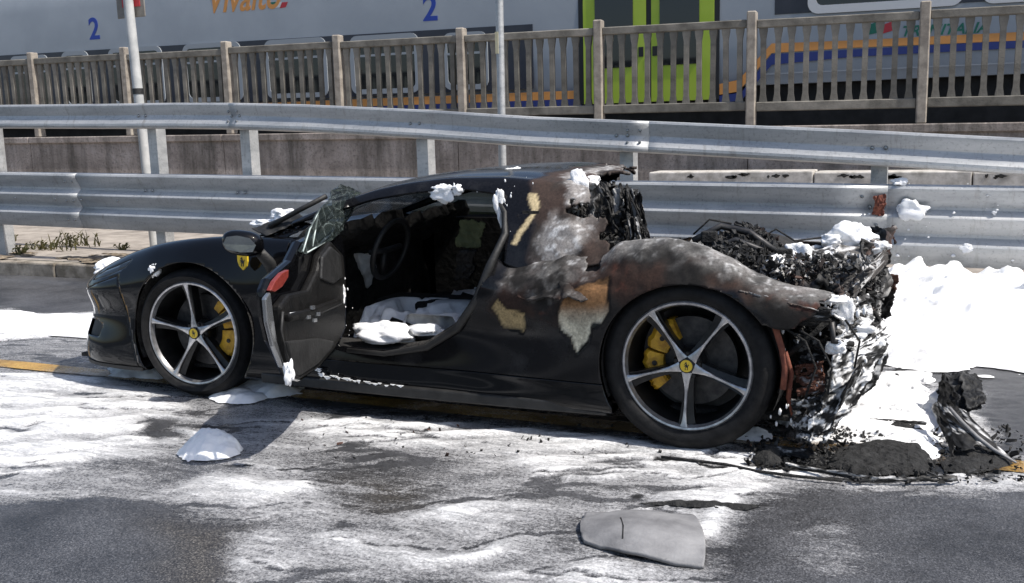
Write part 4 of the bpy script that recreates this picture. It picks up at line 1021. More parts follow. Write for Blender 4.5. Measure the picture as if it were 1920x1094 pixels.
# mirror
mc = on_y(456, 456, -1.06); mir = None
bm = bmesh.new(); bmesh.ops.create_uvsphere(bm, u_segments=28, v_segments=18, radius=1)
V = np.array([v.co[:] for v in bm.verts]); bm.verts.index_update(); F = [tuple(v.index for v in f.verts) for f in bm.faces]; bm.free()
V = np.sign(V)*np.abs(V)**.8
ex = RX*np.array([1, 1, 0]); ex /= np.linalg.norm(ex); ey = np.cross((0, 0, 1), ex)
def mloc(V): return mc+ex*V[:, :1]*.098+ey*V[:, 1:2]*.06+np.array([0, 0, 1.])*(V[:, 2:]*.062+V[:, :1]*-.012)
mir = mesh_obj('wing_mirror', mloc(V), F, 'black_paint', car)
pg = [(-.80, -.1), (-.62, .48), (-.1, .66), (.5, .55), (.78, .05), (.6, -.5), (0, -.62), (-.62, -.5)]
Vg = mloc(np.array([(a, -.93+.05*(a*a), b) for a, b in pg])); MB().prism(Vg, -ey*.006).obj('mirror_glass', 'mirror_glass', mir)
b0 = on_y(488, 474, -1.0); b1 = on_y(505, 494, -.93); b2 = on_y(518, 520, -.9)
MB().tube([b0, b1, b2], [.026, .032, .036], 10).obj('mirror_arm', 'trim_black', mir, True)
# cowl and buckled trim between wing and door
for k, (a, b, c, d, am, sd, mt) in enumerate((((500, 470), (600, 430), (610, 470), (510, 530), .03, 3, 'black_paint'), ((488, 440), (560, 402), (590, 420), (505, 470), .03, 4, 'black_paint'),
        ((470, 432), (560, 400), (575, 412), (500, 445), .015, 9, 'trim_black'), ((505, 540), (530, 500), (560, 470), (540, 530), .02, 12, 'black_paint'))):
    y = -.80 if k else -.86
    V, F = crumple(on_y(*a, y), on_y(*b, y+.12), on_y(*c, y+.10), on_y(*d, y-.02), 26, 18, am, 9, sd, .05); mesh_obj('buckled_trim', V, F, mt, car, True, solid=.006, auto=50)
MB().tube([on_y(505, 425, -.78), on_y(560, 395, -.74), on_y(612, 368, -.70)], .013, 8).obj('pillar_trim', 'trim_black', car, True)
# maker's shield on the wing
sc_ = on_y(457, 490, -.955); sh = [(-.030, .036), (0, .042), (.030, .036), (.030, .0), (.022, -.024), (0, -.044), (-.022, -.024), (-.030, 0)]
bd = MB().prism([(sc_[0]+a, -.966, sc_[2]+b) for a, b in sh], (0, .012, 0)).obj('wing_badge', 'badge_yellow', car)
HORSE = [(-.30, -.9), (-.12, -.86), (-.16, -.5), (.0, -.2), (.22, -.5), (.10, -.86), (.30, -.9), (.36, -.4), (.42, -.05), (.62, .25), (.50, .45), (.36, .1), (.16, .30), (.10, .62), (.0, .95), (-.16, .78), (-.36, .66), (-.30, .52), (-.10, .5), (-.14, .25), (-.42, .42), (-.56, .25), (-.40, .26), (-.20, .05), (-.48, .0), (-.52, -.16), (-.40, -.10), (-.16, -.10), (-.28, -.45)]
MB().prism([(sc_[0]+a*.026, -.9685, sc_[2]-.002+b*.026) for a, b in HORSE], (0, .002, 0)).obj('badge_emblem', 'badge_black', bd)

# ---- wheels
def wheel(xc, zc, side, R, w, yo, ang, steer, cal_ang):
    wh = bpy.data.objects.new('wheel', None); COL.objects.link(wh); wh.parent = car; wh.location = (xc, side*yo, zc); wh.rotation_euler = (0, 0, steer*(-side))
    sg = side
    def put(name, V, F, mat, auto=35, par=wh):
        me_v = np.array(V)+root_pos(par); return mesh_obj(name, me_v, F, mat, par, True, auto=auto)
    ri = .268
    tp = [(ri+.004, -.012), (ri+.010, .004), (ri+.022, .012), ((ri+R)/2, .020), (R-.035, .014), (R-.018, .002), (R-.006, -.014), (R-.001, -.035)]
    for k in range(5):
        y = -.055-(w-.11)*k/4; tp += [(R, y+.018), (R, y-.014), (R-.008, y-.016), (R-.008, y-.022)]
    tp += [(R-.004, -w+.03), (R-.02, -w), (ri+.02, -w-.01), (ri, -w+.01)]
    V, F = lathe(tp, 96, (0, 0, 0), sgn=sg); put('tyre', V, F, 'rubber', 50)
    V, F = lathe([(ri+.006, -.014), (ri+.007, -.003), (ri, .003), (ri-.008, .001), (ri-.010, -.006), (ri-.016, -.020)], 96, (0, 0, 0), sgn=sg); put('rim_lip', V, F, 'rim_silver', 40)
    V, F = lathe([(ri-.015, -.019), (ri-.022, -.05), (ri-.03, -.11), (ri-.035, -.20), (.14, -.21)], 72, (0, 0, 0), sgn=sg); put('rim_barrel', V, F, 'rim_dark', 40)
    V, F = lathe([(0, -.115), (.07, -.115), (.072, -.12), (.19, -.12), (.19, -.15), (0, -.15)], 64, (0, 0, 0), sgn=sg); put('brake_disc', V, F, 'brake_iron', 40)
    V, F = lathe([(0, -.022), (.038, -.024), (.055, -.034), (.066, -.06), (.068, -.11)], 40, (0, 0, 0), sgn=sg); put('hub', V, F, 'rim_dark', 40)
    # caliper: curved block over the disc
    r0, r1, spn = (.125, .222, .80) if xc < 0 else (.105, .198, .95)
    for a0_, a1_, shr in ((cal_ang-spn, cal_ang-.10*spn, 0), (cal_ang-.02*spn, cal_ang+.62*spn, .012), (cal_ang+.70*spn, cal_ang+spn, .02)):
        V = []; n = 10
        for k in range(n+1):
            a = a0_+(a1_-a0_)*k/n; e = .008*math.sin(PI*k/n)-.004*math.cos(6*PI*k/n)
            for r, h in ((r0+shr, -.085), (r0+.03, -.074), (r1-.02+e, -.074), (r1+e, -.092), (r1+e, -.17), (r0+shr, -.17)): V.append((r*math.cos(a), sg*h, r*math.sin(a)))
        F = [(k*6+i_, (k+1)*6+i_, (k+1)*6+(i_+1) % 6, k*6+(i_+1) % 6) for k in range(n) for i_ in range(6)]+[tuple(range(6)), tuple(n*6+5-i_ for i_ in range(6))]
        put('brake_caliper', V, F, 'caliper_yellow', 40)
    for a in (cal_ang-.5*spn, cal_ang+.3*spn):
        V, F = lathe([(0, -.068), (.011, -.069), (.012, -.08)], 10, ((r0+r1)/2*math.cos(a), 0, (r0+r1)/2*math.sin(a)), sgn=sg); put('caliper_bolt', V, F, 'rim_dark')
    for k in range(5):
        a = math.radians(ang+72*k); c, s = math.cos(a), math.sin(a)
        rs = [.030, .05, .08, .12, .17, .215, .245, .262]; hw = [.022, .016, .0098, .0068, .0062, .0075, .011, .017]; hh = [-.020, -.019, -.021, -.021, -.017, -.010, -.005, -.002]
        V = []
        for r, q, h in zip(rs, hw, hh):
            for u, dh in ((-q, -.003), (-q*.6, 0), (q*.6, 0), (q, -.003), (q*1.05, -.009), (-q*1.05, -.009)): V.append((r*c-u*s, sg*(h+dh), r*s+u*c))
        F = [(i*6+j, (i+1)*6+j, (i+1)*6+(j+1) % 6, i*6+(j+1) % 6) for i in range(7) for j in range(6)]+[tuple(range(6)), tuple(47-j for j in range(6))]
        sp = put('spoke', V, F, 'rim_silver', 40)
        V = []
        for r, q, h in zip(rs, [.030, .028, .026, .026, .030, .036, .044, .055], hh):
            for u, hq in ((-q*.55, h-.012), (q*1.0, h-.026), (q*.9, h-.075), (-q*.5, h-.07)): V.append((r*c-u*s, sg*hq, r*s+u*c))
        F = [(i*4+j, (i+1)*4+j, (i+1)*4+(j+1) % 4, i*4+(j+1) % 4) for i in range(7) for j in range(4)]
        put('spoke_web', V, F, 'rim_dark', 40)
        a2 = a+math.radians(36); V, F = lathe([(0, -.020), (.008, -.021), (.009, -.034)], 8, (.05*math.cos(a2), 0, .05*math.sin(a2)), sgn=sg); put('wheel_bolt', V, F, 'rim_dark')
    V, F = lathe([(0, -.010), (.026, -.0105), (.0262, -.02)], 32, (0, 0, 0), sgn=sg); put('hub_cap', V, F, 'badge_yellow', 40)
    V, F = lathe([(.0262, -.0095), (.030, -.0095), (.031, -.02)], 32, (0, 0, 0), sgn=sg); put('cap_ring', V, F, 'badge_black', 40)
    MB_ = MB().prism([(a_*.019*(-sg), -.0095*(-sg)*-1, b_*.019) for a_, b_ in HORSE], (0, -sg*.002, 0)); put('cap_emblem', MB_.v, MB_.f, 'badge_black')
    return wh
wheel(FWX, FWZ, -1, .340, .235, .930, 95, .08, math.radians(8))
wheel(FWX, FWZ, 1, .340, .235, .930, 80, .08, PI+.05)
wheel(RWX, RWZ, -1, .362, .295, .935, 52, 0, math.radians(168))
wheel(RWX, RWZ, 1, .362, .295, .935, 30, 0, math.radians(2))

# ---- burnt engine bay, rear end
def rubble(name, n, sampler, smin, smax, seed, parent, ash=.35, mat='char_rubble', flat=.35, label=None, light=.3):
    r = np.random.default_rng(seed); C = sampler(r, n); V = []; F = []; 
    base = np.array([(-1, -1, -1), (1, -1, -1), (1, 1, -1), (-1, 1, -1), (-1, -1, 1), (1, -1, 1), (1, 1, 1), (-1, 1, 1)], float)
    fc = np.array([(0, 3, 2, 1), (4, 5, 6, 7), (0, 1, 5, 4), (1, 2, 6, 5), (2, 3, 7, 6), (3, 0, 4, 7)])
    B = base[None]*(1+.55*(r.random((n, 8, 3))-.5)*2)
    s = smin+(smax-smin)*r.random(n)**2.2; sc3 = np.stack([s*(1+1.4*r.random(n)), s*(.5+.7*r.random(n)), s*(flat+.4*r.random(n))], -1)
    B = B*sc3[:, None]
    q = r.normal(size=(n, 4)); q /= np.linalg.norm(q, axis=1)[:, None]; w, x, y, z = q.T
    Rm = np.stack([np.stack([1-2*(y*y+z*z), 2*(x*y-z*w), 2*(x*z+y*w)], -1), np.stack([2*(x*y+z*w), 1-2*(x*x+z*z), 2*(y*z-x*w)], -1), np.stack([2*(x*z-y*w), 2*(y*z+x*w), 1-2*(x*x+y*y)], -1)], 1)
    V = np.einsum('nij,nkj->nki', Rm, B)+C[:, None]; F = (fc[None]+8*np.arange(n)[:, None, None]).reshape(-1, 4)
    V = V.reshape(-1, 3); cc = np.repeat(char_col(C, seed, ash, .0, light), 8, 0); cc[:, :3] *= np.repeat(.5+r.random(n), 8)[:, None]
    o = mesh_obj(name, V, F, mat, parent, False, col=cc); o['kind'] = 'stuff' if parent is not None else 'thing'
    if label: o['label'] = label
    return o
def bay(r, n):
    x = .60+1.25*r.random(n); y = -.74+1.5*r.random(n)
    top = np.interp(x, [.6, .8, 1.0, 1.1, 1.25, 1.45, 1.6, 1.85], [.82, .84, .84, .80, .79, .80, .76, .70])-.125*(y+.7)
    top = top+(fbm(np.stack([x*5, y*5, x*0], -1), 3, 7)-.5)*.12
    return np.stack([x, y, top-.09*r.random(n)**1.5], -1)
rubble('engine_rubble', 15000, bay, .0025, .011, 11, car, .42, label='charred engine bay rubble with pale ash')
V, F = crumple((.58, -.76, .72), (1.9, -.76, .66), (1.9, .76, .50), (.58, .76, .62), 150, 150, .09, 7, 15, .02); mesh_obj('engine_block', V, F, 'char_rubble', car, True, col=char_col(V, 3, .2), solid=.03)
MB().box((.75, -.62, .2), (1.75, .62, .62)).obj('engine_core', 'cabin_char', car)
# mound of charred air ducts at the rear of the bay
def mound(r, n):
    a = r.random(n)*2*PI; q = np.sqrt(r.random(n)); x = 1.42+.19*q*np.cos(a); y = -.30+.36*q*np.sin(a); return np.stack([x, y, .735+.135*(1-q)+.03*r.random(n)-.1*(y+.3)], -1)
rubble('duct_rubble', 5000, mound, .0025, .012, 12, car, .2)
# torn engine cover standing behind the roof
sheets = [((.98, -.62, .80), (.92, -.55, 1.10), (.70, -.58, 1.11), (.72, -.66, .86), .05, 21), ((.97, -.42, .80), (.95, -.40, 1.06), (.74, -.30, 1.12), (.76, -.36, .82), .06, 22),
          ((1.06, -.58, .82), (1.0, -.52, 1.05), (.93, -.58, 1.10), (.96, -.64, .84), .04, 27), ((.90, -.15, .78), (.86, -.12, 1.02), (.66, -.0, 1.10), (.68, -.05, .80), .06, 23), ((.78, .25, .74), (.74, .3, .98), (.58, .45, 1.06), (.62, .40, .76), .06, 24),
          ((1.08, -.70, .82), (1.04, -.66, .95), (.97, -.68, .98), (.98, -.70, .82), .03, 25), ((.95, -.54, 1.05), (.72, -.56, 1.09), (.58, .20, 1.06), (.72, .16, 1.0), .03, 26)]
for c in sheets:
    streak_sheet('torn_cover', c[:4], 60, 60, c[4], c[5], car, .26, 3, 9, .12, (.012, .0115, .011), .30)
def drip(r, n):
    y = -.68+.9*r.random(n); x = .66+(.30-.25*(y+.68))*r.random(n); z = .80+.24*r.random(n)**1.8-.06*(y+.7); return np.stack([x, y, z], -1)
rubble('hanging_char', 380, drip, .003, .013, 31, car, .12, flat=.2)
# blister of melted bodywork behind the door
V, F = crumple((.50, -.955, .60), (.92, -.975, .62), (.92, -.80, .80), (.60, -.80, .79), 46, 30, .03, 6, 33, .07)
bul = np.sin(np.clip((V[:, 0]-.5)/.42, 0, 1)*PI)*.035; V[:, 1] -= bul; V[:, 2] += bul*.5
mesh_obj('melted_intake', V, F, 'burnt_panel', car, True, col=burn_col(V, False), solid=.01)
# rear end: each crumpled piece its own mesh (points taken on planes of constant depth)
def sheet(name, pts, ys, amp, seed, ragged=.16, fr=9, ash=.35, rusty=.12, n=64, solid=.006, light=.3, hole=0):
    P = [on_y(px, py, y) for (px, py), y in zip(pts, ys)]
    V, F = crumple(*P, n, n, amp, fr, seed, ragged, hole); return mesh_obj(name, V, F, 'char_rubble', car, True, col=char_col(V, seed, ash, rusty, light), solid=solid, auto=50)
def ptail(pts, ys): return [on_y(px, py, y) for (px, py), y in zip(pts, ys)]
tail = [('boot_panel', [(1478, 470), (1560, 462), (1600, 520), (1490, 540)], (-.30, -.25, -.68, -.70), .020, 51, .8, (.05, .047, .044), .75, 0),
        ('lamp_shell', [(1548, 572), (1606, 560), (1672, 482), (1560, 500)], (-.82, -.80, -.50, -.45), .018, 52, .25, (.04, .037, .035), .4, .03),
        ('tail_lip', [(1600, 560), (1668, 490), (1662, 464), (1592, 535)], (-.80, -.52, -.45, -.72), .010, 61, .25, (.05, .045, .042), .45, .02),
        ('boot_lid', [(1500, 462), (1640, 458), (1600, 515), (1530, 520)], (-.15, -.15, -.55, -.6), .020, 53, .8, (.10, .095, .09), .6, .02),
        ('crash_beam', [(1430, 568), (1562, 578), (1560, 604), (1440, 594)], (-.94, -.93, -.92, -.93), .008, 54, .1, (.010, .010, .010), .3, 0),
        ('bumper_remnant', [(1666, 640), (1560, 660), (1500, 820), (1545, 836)], (-.72, -.93, -.96, -.95), .022, 55, .80, (.008, .008, .008), .8, .02),
        ('diffuser_remnant', [(1668, 650), (1640, 730), (1540, 838), (1600, 700)], (-.70, -.74, -.94, -.96), .018, 56, .45, (.008, .008, .008), .5, .02),
        ('bumper_flap', [(1660, 590), (1590, 640), (1570, 700), (1664, 665)], (-.66, -.80, -.90, -.70), .02, 64, .9, (.010, .010, .010), .82, .02),
        ('rear_bracket', [(1480, 600), (1560, 600), (1556, 690), (1488, 690)], (-.78, -.78, -.78, -.78), .03, 57, .1, (.012, .011, .011), .3, 0),
        ('exhaust_shield', [(1486, 684), (1545, 676), (1550, 740), (1494, 748)], (-.84, -.84, -.84, -.84), .014, 58, .1, (.10, .042, .028), .3, .02),
        ('inner_flap', [(1480, 750), (1552, 735), (1520, 835), (1490, 825)], (-.93, -.90, -.95, -.95), .02, 62, .35, (.012, .012, .012), .4, 0),
        ('side_panel', [(1560, 560), (1632, 545), (1650, 640), (1562, 655)], (-.86, -.68, -.68, -.86), .03, 59, .95, (.012, .012, .012), .85, 0),
        ('wing_flange', [(1380, 545), (1535, 584), (1522, 562), (1400, 528)], (-.962, -.955, -.88, -.90), .007, 60, .6, (.06, .045, .038), .5, 0)]
for nm, pts, ys, am, sd, wh_, tint, li, bw in tail:
    streak_sheet(nm, ptail(pts, ys), 70, 56, am, sd, car, .12, 4, 14, wh_, tint, li, bow=bw)
for side, sd in ((1, 70),):
    for k, (a, b, c, d) in enumerate((((1.66, .90, .60), (2.0, .75, .55), (2.02, .60, .80), (1.66, .85, .72)), ((1.7, .95, .12), (2.0, .8, .3), (2.05, .7, .55), (1.7, .95, .55)), ((1.95, -.70, .30), (1.98, .75, .30), (2.0, .75, .60), (1.98, -.66, .60)), ((1.9, -.62, .62), (1.95, .65, .60), (2.02, .6, .80), (1.98, -.40, .82)))):
        V, F = crumple(a, b, c, d, 44, 36, .06, 6, sd+k, .12, .30); mesh_obj('rear_panel', V, F, 'char_rubble', car, True, col=char_col(V, sd+k, .5, .12, .4), solid=.008, auto=50)
MB().box((1.68, -.70, .22), (1.88, .80, .62)).obj('rear_core', 'cabin_char', car)
def tubes(name, mat, runs, r, par=car):
    mb = MB()
    for pts, ys in runs: mb.tube([on_y(px, py, y) for (px, py), y in zip(pts, np.broadcast_to(ys, (len(pts),)))], r, 8)
    return mb.obj(name, mat, par, True)
tubes('rusty_pipe', 'rust', [([(1446, 590), (1456, 622), (1466, 655), (1472, 690), (1468, 730)], -.93)], .013)
tubes('rusty_pipe', 'rust', [([(1472, 660), (1484, 700), (1478, 745), (1488, 780)], -.88)], .010)
tubes('strut', 'char_crust', [([(1474, 668), (1520, 630), (1556, 598)], -.86)], .012)
tubes('strut', 'char_crust', [([(1612, 540), (1606, 580), (1610, 618)], -.66)], .024)
tubes('bracket_loop', 'char_crust', [([(1618, 594), (1640, 586), (1652, 604), (1657, 634)], -.62), ([(1616, 616), (1636, 612), (1646, 632), (1648, 648)], -.62)], .010)
tubes('frame_rail', 'char_crust', [([(1470, 600), (1560, 606), (1640, 596)], (-.86, -.84, -.6))], .02)
def tailr(r, n):
    t = r.random(n); x = 1.70+.32*t; y = -.84+.45*r.random(n)+.2*t; z = .12+.60*r.random(n); keep = np.ones(n, bool)
    x = x-.20*sstep(.40, .10, z)
    return np.stack([x, y, z], -1)
rubble('tail_rubble', 1300, tailr, .002, .010, 41, car, .30, light=.4)
def tailtop(r, n):
    x = 1.62+.38*r.random(n); y = -.75+1.1*r.random(n); z = .63+.14*r.random(n)-.11*(y+.4); return np.stack([x, y, z], -1)
rubble('tail_top_rubble', 3200, tailtop, .002, .010, 42, car, .62, light=.5)

tubes('charred_hose', 'char_crust', [([(1090, 470), (1140, 455), (1180, 462), (1215, 450)], (-.66, -.60, -.50, -.45))], .013)
tubes('charred_hose', 'char_crust', [([(1040, 500), (1085, 470), (1120, 462), (1150, 440)], (-.68, -.64, -.58, -.45))], .010)
tubes('charred_pipe', 'brake_iron', [([(1300, 452), (1352, 424), (1405, 436), (1452, 470)], (-.52, -.45, -.45, -.50))], .016)
tubes('charred_pipe', 'brake_iron', [([(1330, 470), (1380, 450), (1430, 470)], (-.60, -.55, -.58))], .012)
tubes('charred_pipe', 'brake_iron', [([(1400, 505), (1450, 480), (1500, 500), (1530, 535)], (-.64, -.58, -.60, -.66))], .014)
for pts, ys in ([(1115, 345), (1140, 380), (1150, 420), (1172, 445)], (-.56, -.62, -.64, -.6)), ([(1180, 365), (1196, 400), (1212, 442)], (-.60, -.62, -.62)), ([(1420, 450), (1455, 430), (1490, 452), (1540, 446)], (-.4, -.36, -.36, -.3)), ([(1500, 620), (1535, 640), (1560, 690), (1552, 740)], (-.95, -.96, -.96, -.96)), ([(1470, 615), (1510, 640), (1530, 690), (1510, 745)], (-.93, -.94, -.94, -.94)), ([(1585, 600), (1612, 640), (1602, 690)], (-.88, -.86, -.86)), ([(1300, 440), (1330, 412), (1372, 420)], (-.35, -.32, -.3)):
    tubes('wire', 'char_crust', [(pts, ys)], .0045)
tubes('tow_bracket', 'brake_iron', [([(1560, 604), (1562, 640), (1600, 646)], (-.90, -.90, -.86))], .012)
for px, py, y in ((1470, 480, -.55), (1500, 520, -.66), (1330, 446, -.5)):
    g = on_y(px, py, y); b_ = MB().box(g-(.035, .02, .025), g+(.035, .02, .03)).obj('bracket', 'char_crust', car); b_.rotation_euler = (0, 0, 0); bevel(b_, .008, 2)

# ------------------------------------------------------------------ foam: banks and clumps
def bank(name, label, x0, x1, y0, y1, res, hfun, kind=None, cat='foam'):
    xs = np.arange(x0, x1, res); ys = np.arange(y0, y1, res); A, B = [a.ravel() for a in np.meshgrid(xs, ys, indexing='ij')]
    h = hfun(A, B); V = np.stack([A, B, h], -1); V2, T2 = clip(V, quads_to_tris(grid_faces(len(xs), len(ys))), h-.002)
    if len(T2) == 0: return
    D = np.stack([fbm(V2*np.array([6, 6, 6])+k*9, 4, 100+k)-.5 for k in range(2)], -1); V2[:, :2] += D*.10*np.clip(V2[:, 2:3]*6, 0, 1)
    o = mesh_obj(name, V2, T2, 'foam', None, True, base=(float((x0+x1)/2), float((y0+y1)/2), 0)); return tag(o, label, cat if not kind else None, None, kind)
def hR(A, B):
    P = np.stack([A, B, A*0], -1); n = fbm(P*3.2, 5, 111); n2 = fbm(P*9, 3, 112)
    front = .86+.10*np.sin(A*2.1)+.45*(n-.5)+.10*(n2-.5)
    t = np.clip((B-front)/.85, 0, 1); ramp_ = t**1.15*(1.6-.6*t)*(.86+.28*n2)
    H = .27+.08*(n-.5)*2+.03*(n2-.5)*2+.08*sstep(1.9, 2.5, B)
    e = np.minimum(sstep(1.55, 1.95, A+.1*n), 1-sstep(3.7, 4.2, A))*(1-sstep(2.44, 2.56, B))
    return ramp_*H*e*(B > front)-.004
bank('foam_bank', 'deep white bank of foam between the burnt tail and the crash barrier', 1.5, 4.3, .6, 2.57, .018, hR)
def hL(A, B):
    P = np.stack([A, B, A*0], -1); n = fbm(P*3, 5, 121); c = .33-.10*(A+4)+.10*np.sin(A*1.7)+.16*(n-.5)
    w = .30+.16*(n-.5); q = 1-((B-c)/w)**2
    return np.sqrt(np.clip(q, 0, 1))*(.07+.10*(n-.5))*sstep(-6.2, -5.2, A)*(1-sstep(-2.9, -2.1, A))-.012
bank('foam_bank', 'low white bank of foam on the road ahead of the car nose', -6.3, -2.0, -.5, 1.25, .018, hL)
def hM(cx, cy, rx, ry, h, sd):
    def f(A, B):
        P = np.stack([A, B, A*0], -1); n = fbm(P*9, 5, sd); wA = (fbm(P*6+2, 5, sd+3)-.5)*rx*.9; wB = (fbm(P*6+8, 5, sd+4)-.5)*ry*.9; q = 1-((A-cx+wA)/rx)**2-((B-cy+wB)/ry)**2+(fbm(P*8, 5, sd, .65)-.5)*.9
        return np.clip(q, 0, 1.4)**.85*h*(.95+.6*(n-.5)+.34*(fbm(P*26, 4, sd+1)-.5))-.006
    return f
gm = on_z(388, 845)[:2]
bank('foam_mound', 'small foam mound on the road in the shadow of the open door', gm[0]-.35, gm[0]+.35, gm[1]-.35, gm[1]+.35, .010, hM(gm[0]+.02, gm[1], .145, .135, .10, 131), cat='foam mound')
for k, (px, py, rx, h, lab) in enumerate(((435, 748, .17, .05, 'grey shaded foam mound lying behind the front tyre'), (255, 700, .26, .05, 'shaded foam mound under the front bumper'), (505, 736, .20, .07, 'shaded foam mound under the open door'), (1520, 800, .16, .08, 'foam mound beside the rear tyre under the charred tail'), (1400, 822, .14, .045, 'thin foam mound at the foot of the rear tyre'))):
    g = on_z(px, py)[:2]; bank('foam_mound', lab, g[0]-.5, g[0]+.5, g[1]-.4, g[1]+.4, .014, hM(g[0], g[1]+.04, rx, rx*.7, h, 140+k), cat='foam mound')
gs = on_z(1690, 800)[:2]
def hS(A, B):
    P = np.stack([A, B, A*0], -1); n = fbm(P*np.array([5, 9, 1]), 5, 151); d = poly_sdf(A+(n-.5)*.12, B+(n-.5)*.10, px_poly([(1560, 800), (1640, 700), (1765, 700), (1740, 735), (1755, 800), (1770, 860), (1700, 880), (1640, 850)]))
    return np.clip(d, 0, .06)/.06*.03*(.5+n)-sstep(.58, .64, fbm(P*np.array([6, 16, 1])+3, 4, 152))*.05-.003
bank('foam_sheet', 'patchy white foam sheet on the road behind the car tail', 1.5, 2.7, -1.1, .85, .012, hS)
def foam_clump(px, py, y, r, label, seed, amp=.4, sub=3):
    c = on_y(px, py, y); V, F = blob(c, np.array(r)*1.02, seed, amp, 2.6, 4, False); V[:, 2] = np.where(V[:, 2] < c[2], c[2]+(V[:, 2]-c[2])*(1+.5*vnoise(np.stack([V[:, 0]*40, V[:, 1]*40, V[:, 0]*0+seed], -1))), V[:, 2]); o = mesh_obj('foam_clump', V, F, 'foam', None, True, base=c); return tag(o, label, 'foam clump', 'foam clumps stuck to the car and barrier')
CL = [(530, 405, -.35, (.09, .06, .045), 'foam clump on the bonnet below the windscreen, left of the broken glass'), (498, 418, -.35, (.10, .05, .022), 'flat foam smear on the bonnet beside the large bonnet clump'),
      (207, 503, -.55, (.09, .11, .055), 'foam clump on the front corner of the nose'), (291, 505, -.94, (.040, .03, .038), 'small foam clump on the front wing above the tyre'),
      (826, 360, -.715, (.070, .018, .040), 'ragged foam clump hanging from the roof edge over the door'), (858, 353, -.71, (.032, .03, .025), 'round foam clump on the roof edge right of the ragged one'),
      (968, 323, -.40, (.055, .05, .026), 'foam clump on top of the roof'), (938, 382, -.74, (.030, .03, .085), 'foam strip down the rear door pillar'),
      (1084, 358, -.60, (.050, .03, .085), 'tall white foam clump on the torn roof end'), (1100, 342, -.50, (.08, .05, .03), 'foam clump on top of the torn roof end'),
      (1052, 548, -.93, (.022, .02, .03), 'tiny foam clump in the hole of the melted wing'), (676, 482, .1, (.09, .08, .11), 'foam clump on the dashboard inside the cabin'),
      (1600, 442, -.10, (.10, .09, .06), 'big foam clump on top of the charred tail'), (1556, 452, -.2, (.05, .05, .035), 'foam clump on the tail, left of the big one'), (1640, 462, -.2, (.06, .05, .03), 'foam clump on the right end of the tail top'),
      (1452, 520, -.62, (.075, .06, .09), 'foam clump in the engine bay against the tail'), (1500, 475, -.4, (.06, .05, .05), 'foam clump on the engine rubble left of the tail panel'),
      (1586, 585, -.82, (.030, .016, .065), 'long foam run down the middle of the charred tail'), (1606, 622, -.74, (.07, .04, .05), 'foam clump in the bracket of the charred tail'), (1545, 560, -.84, (.07, .04, .020), 'foam streak on the rear edge of the melted wing'),
      (1640, 655, -.72, (.05, .04, .06), 'foam clump at the right edge of the bumper remnant'), (1570, 650, -.88, (.05, .03, .035), 'foam clump on the charred tail beside the tyre'),
      (542, 698, -1.74, (.022, .02, .05), 'foam clump on the lower edge of the open door'), (643, 552, -.92, (.014, .014, .045), 'foam drip on the hinge side of the open door'),
      (1710, 393, GY-.075, (.095, .028, .065), 'large pale foam clump stuck on the lower barrier beam'), (1686, 342, GY-.05, (.06, .035, .028), 'foam clump on the top edge of the lower barrier beam'), 
      (1812, 466, GY-.075, (.05, .014, .03), 'foam clump on the lower wave of the barrier above the foam bank')]
for k, (px, py, y, r, lab) in enumerate(CL): foam_clump(px, py, y, r, lab, 200+k, .45)
# foam lying in the cabin and on the sill
def cab(A, B):
    P = np.stack([A, B, A*0], -1); n = fbm(P*6, 4, 161); return .20+.20*sstep(.34, .58, n)*(1-sstep(.26, .40, A))*sstep(-.66, -.5, A)*(.75+.25*sstep(.2, -.3, B))
xs = np.arange(-.68, .44, .018); ys = np.arange(-.64, .62, .018); A, B = [a.ravel() for a in np.meshgrid(xs, ys, indexing='ij')]
h = cab(A, B); V, F = clip(np.stack([A, B, h+.05], -1), quads_to_tris(grid_faces(len(xs), len(ys))), h-.225)
tag(mesh_obj('foam_layer', V, F, 'foam', None, True, base=(0, 0, .2)), 'foam layer lying on the seats and floor inside the cabin', 'foam')
sf = on_y(715, 630, -.80)
V, F = blob(sf, (.21, .10, .075), 301, .4, 2.6, 4); tag(mesh_obj('foam_clump', V, F, 'foam', None, True, base=sf), 'bright foam heap on the door sill below the seat', 'foam clump', 'foam clumps stuck to the car and barrier')
sf = on_y(800, 622, -.74)
V, F = blob(sf, (.10, .07, .04), 302, .4, 2.6, 3); tag(mesh_obj('foam_clump', V, F, 'foam', None, True, base=sf), 'thin foam streak at the rear end of the door sill', 'foam clump', 'foam clumps stuck to the car and barrier')
# specks: nobody would count these
r = np.random.default_rng(5); V = []; F = []
def speck(c, s, sd):
    global V, F
    b, f = blob(c, s, sd, .35, 2, 1, False); n = len(V); V += b.tolist(); F += [tuple(i+n for i in q) for q in f]
for k in range(45):
    px, py = r.uniform(1560, 1920), r.uniform(345, 490); c = on_y(px, py, GY-.075); s = .003+.014*r.random()**3; speck(c, (s*1.4, s*.5, s), k)
for k in range(32):
    px, py = [(650+6*r.normal(), r.uniform(470, 650)), (r.uniform(560, 640), 705+r.normal()*5+(r.uniform(-8, 8))), (r.uniform(800, 1000), 350+8*r.normal()), (r.uniform(930, 960), r.uniform(350, 530))][k % 4]
    c = on_y(px, py, (-.93, -.97, -.72, -.84)[k % 4]); s = .0015+.006*r.random()**2; speck(c, (s, s*.6, s*1.8), k+100)
for k in range(40):
    px, py = r.uniform(1440, 1660), r.uniform(560, 800); c = on_y(px, py, -.93+.1*r.random()); s = .003+.009*r.random()**2; speck(c, (s, s*.6, s*2.4), k+200)
tag(mesh_obj('foam_specks', V, F, 'foam'), kind='stuff')
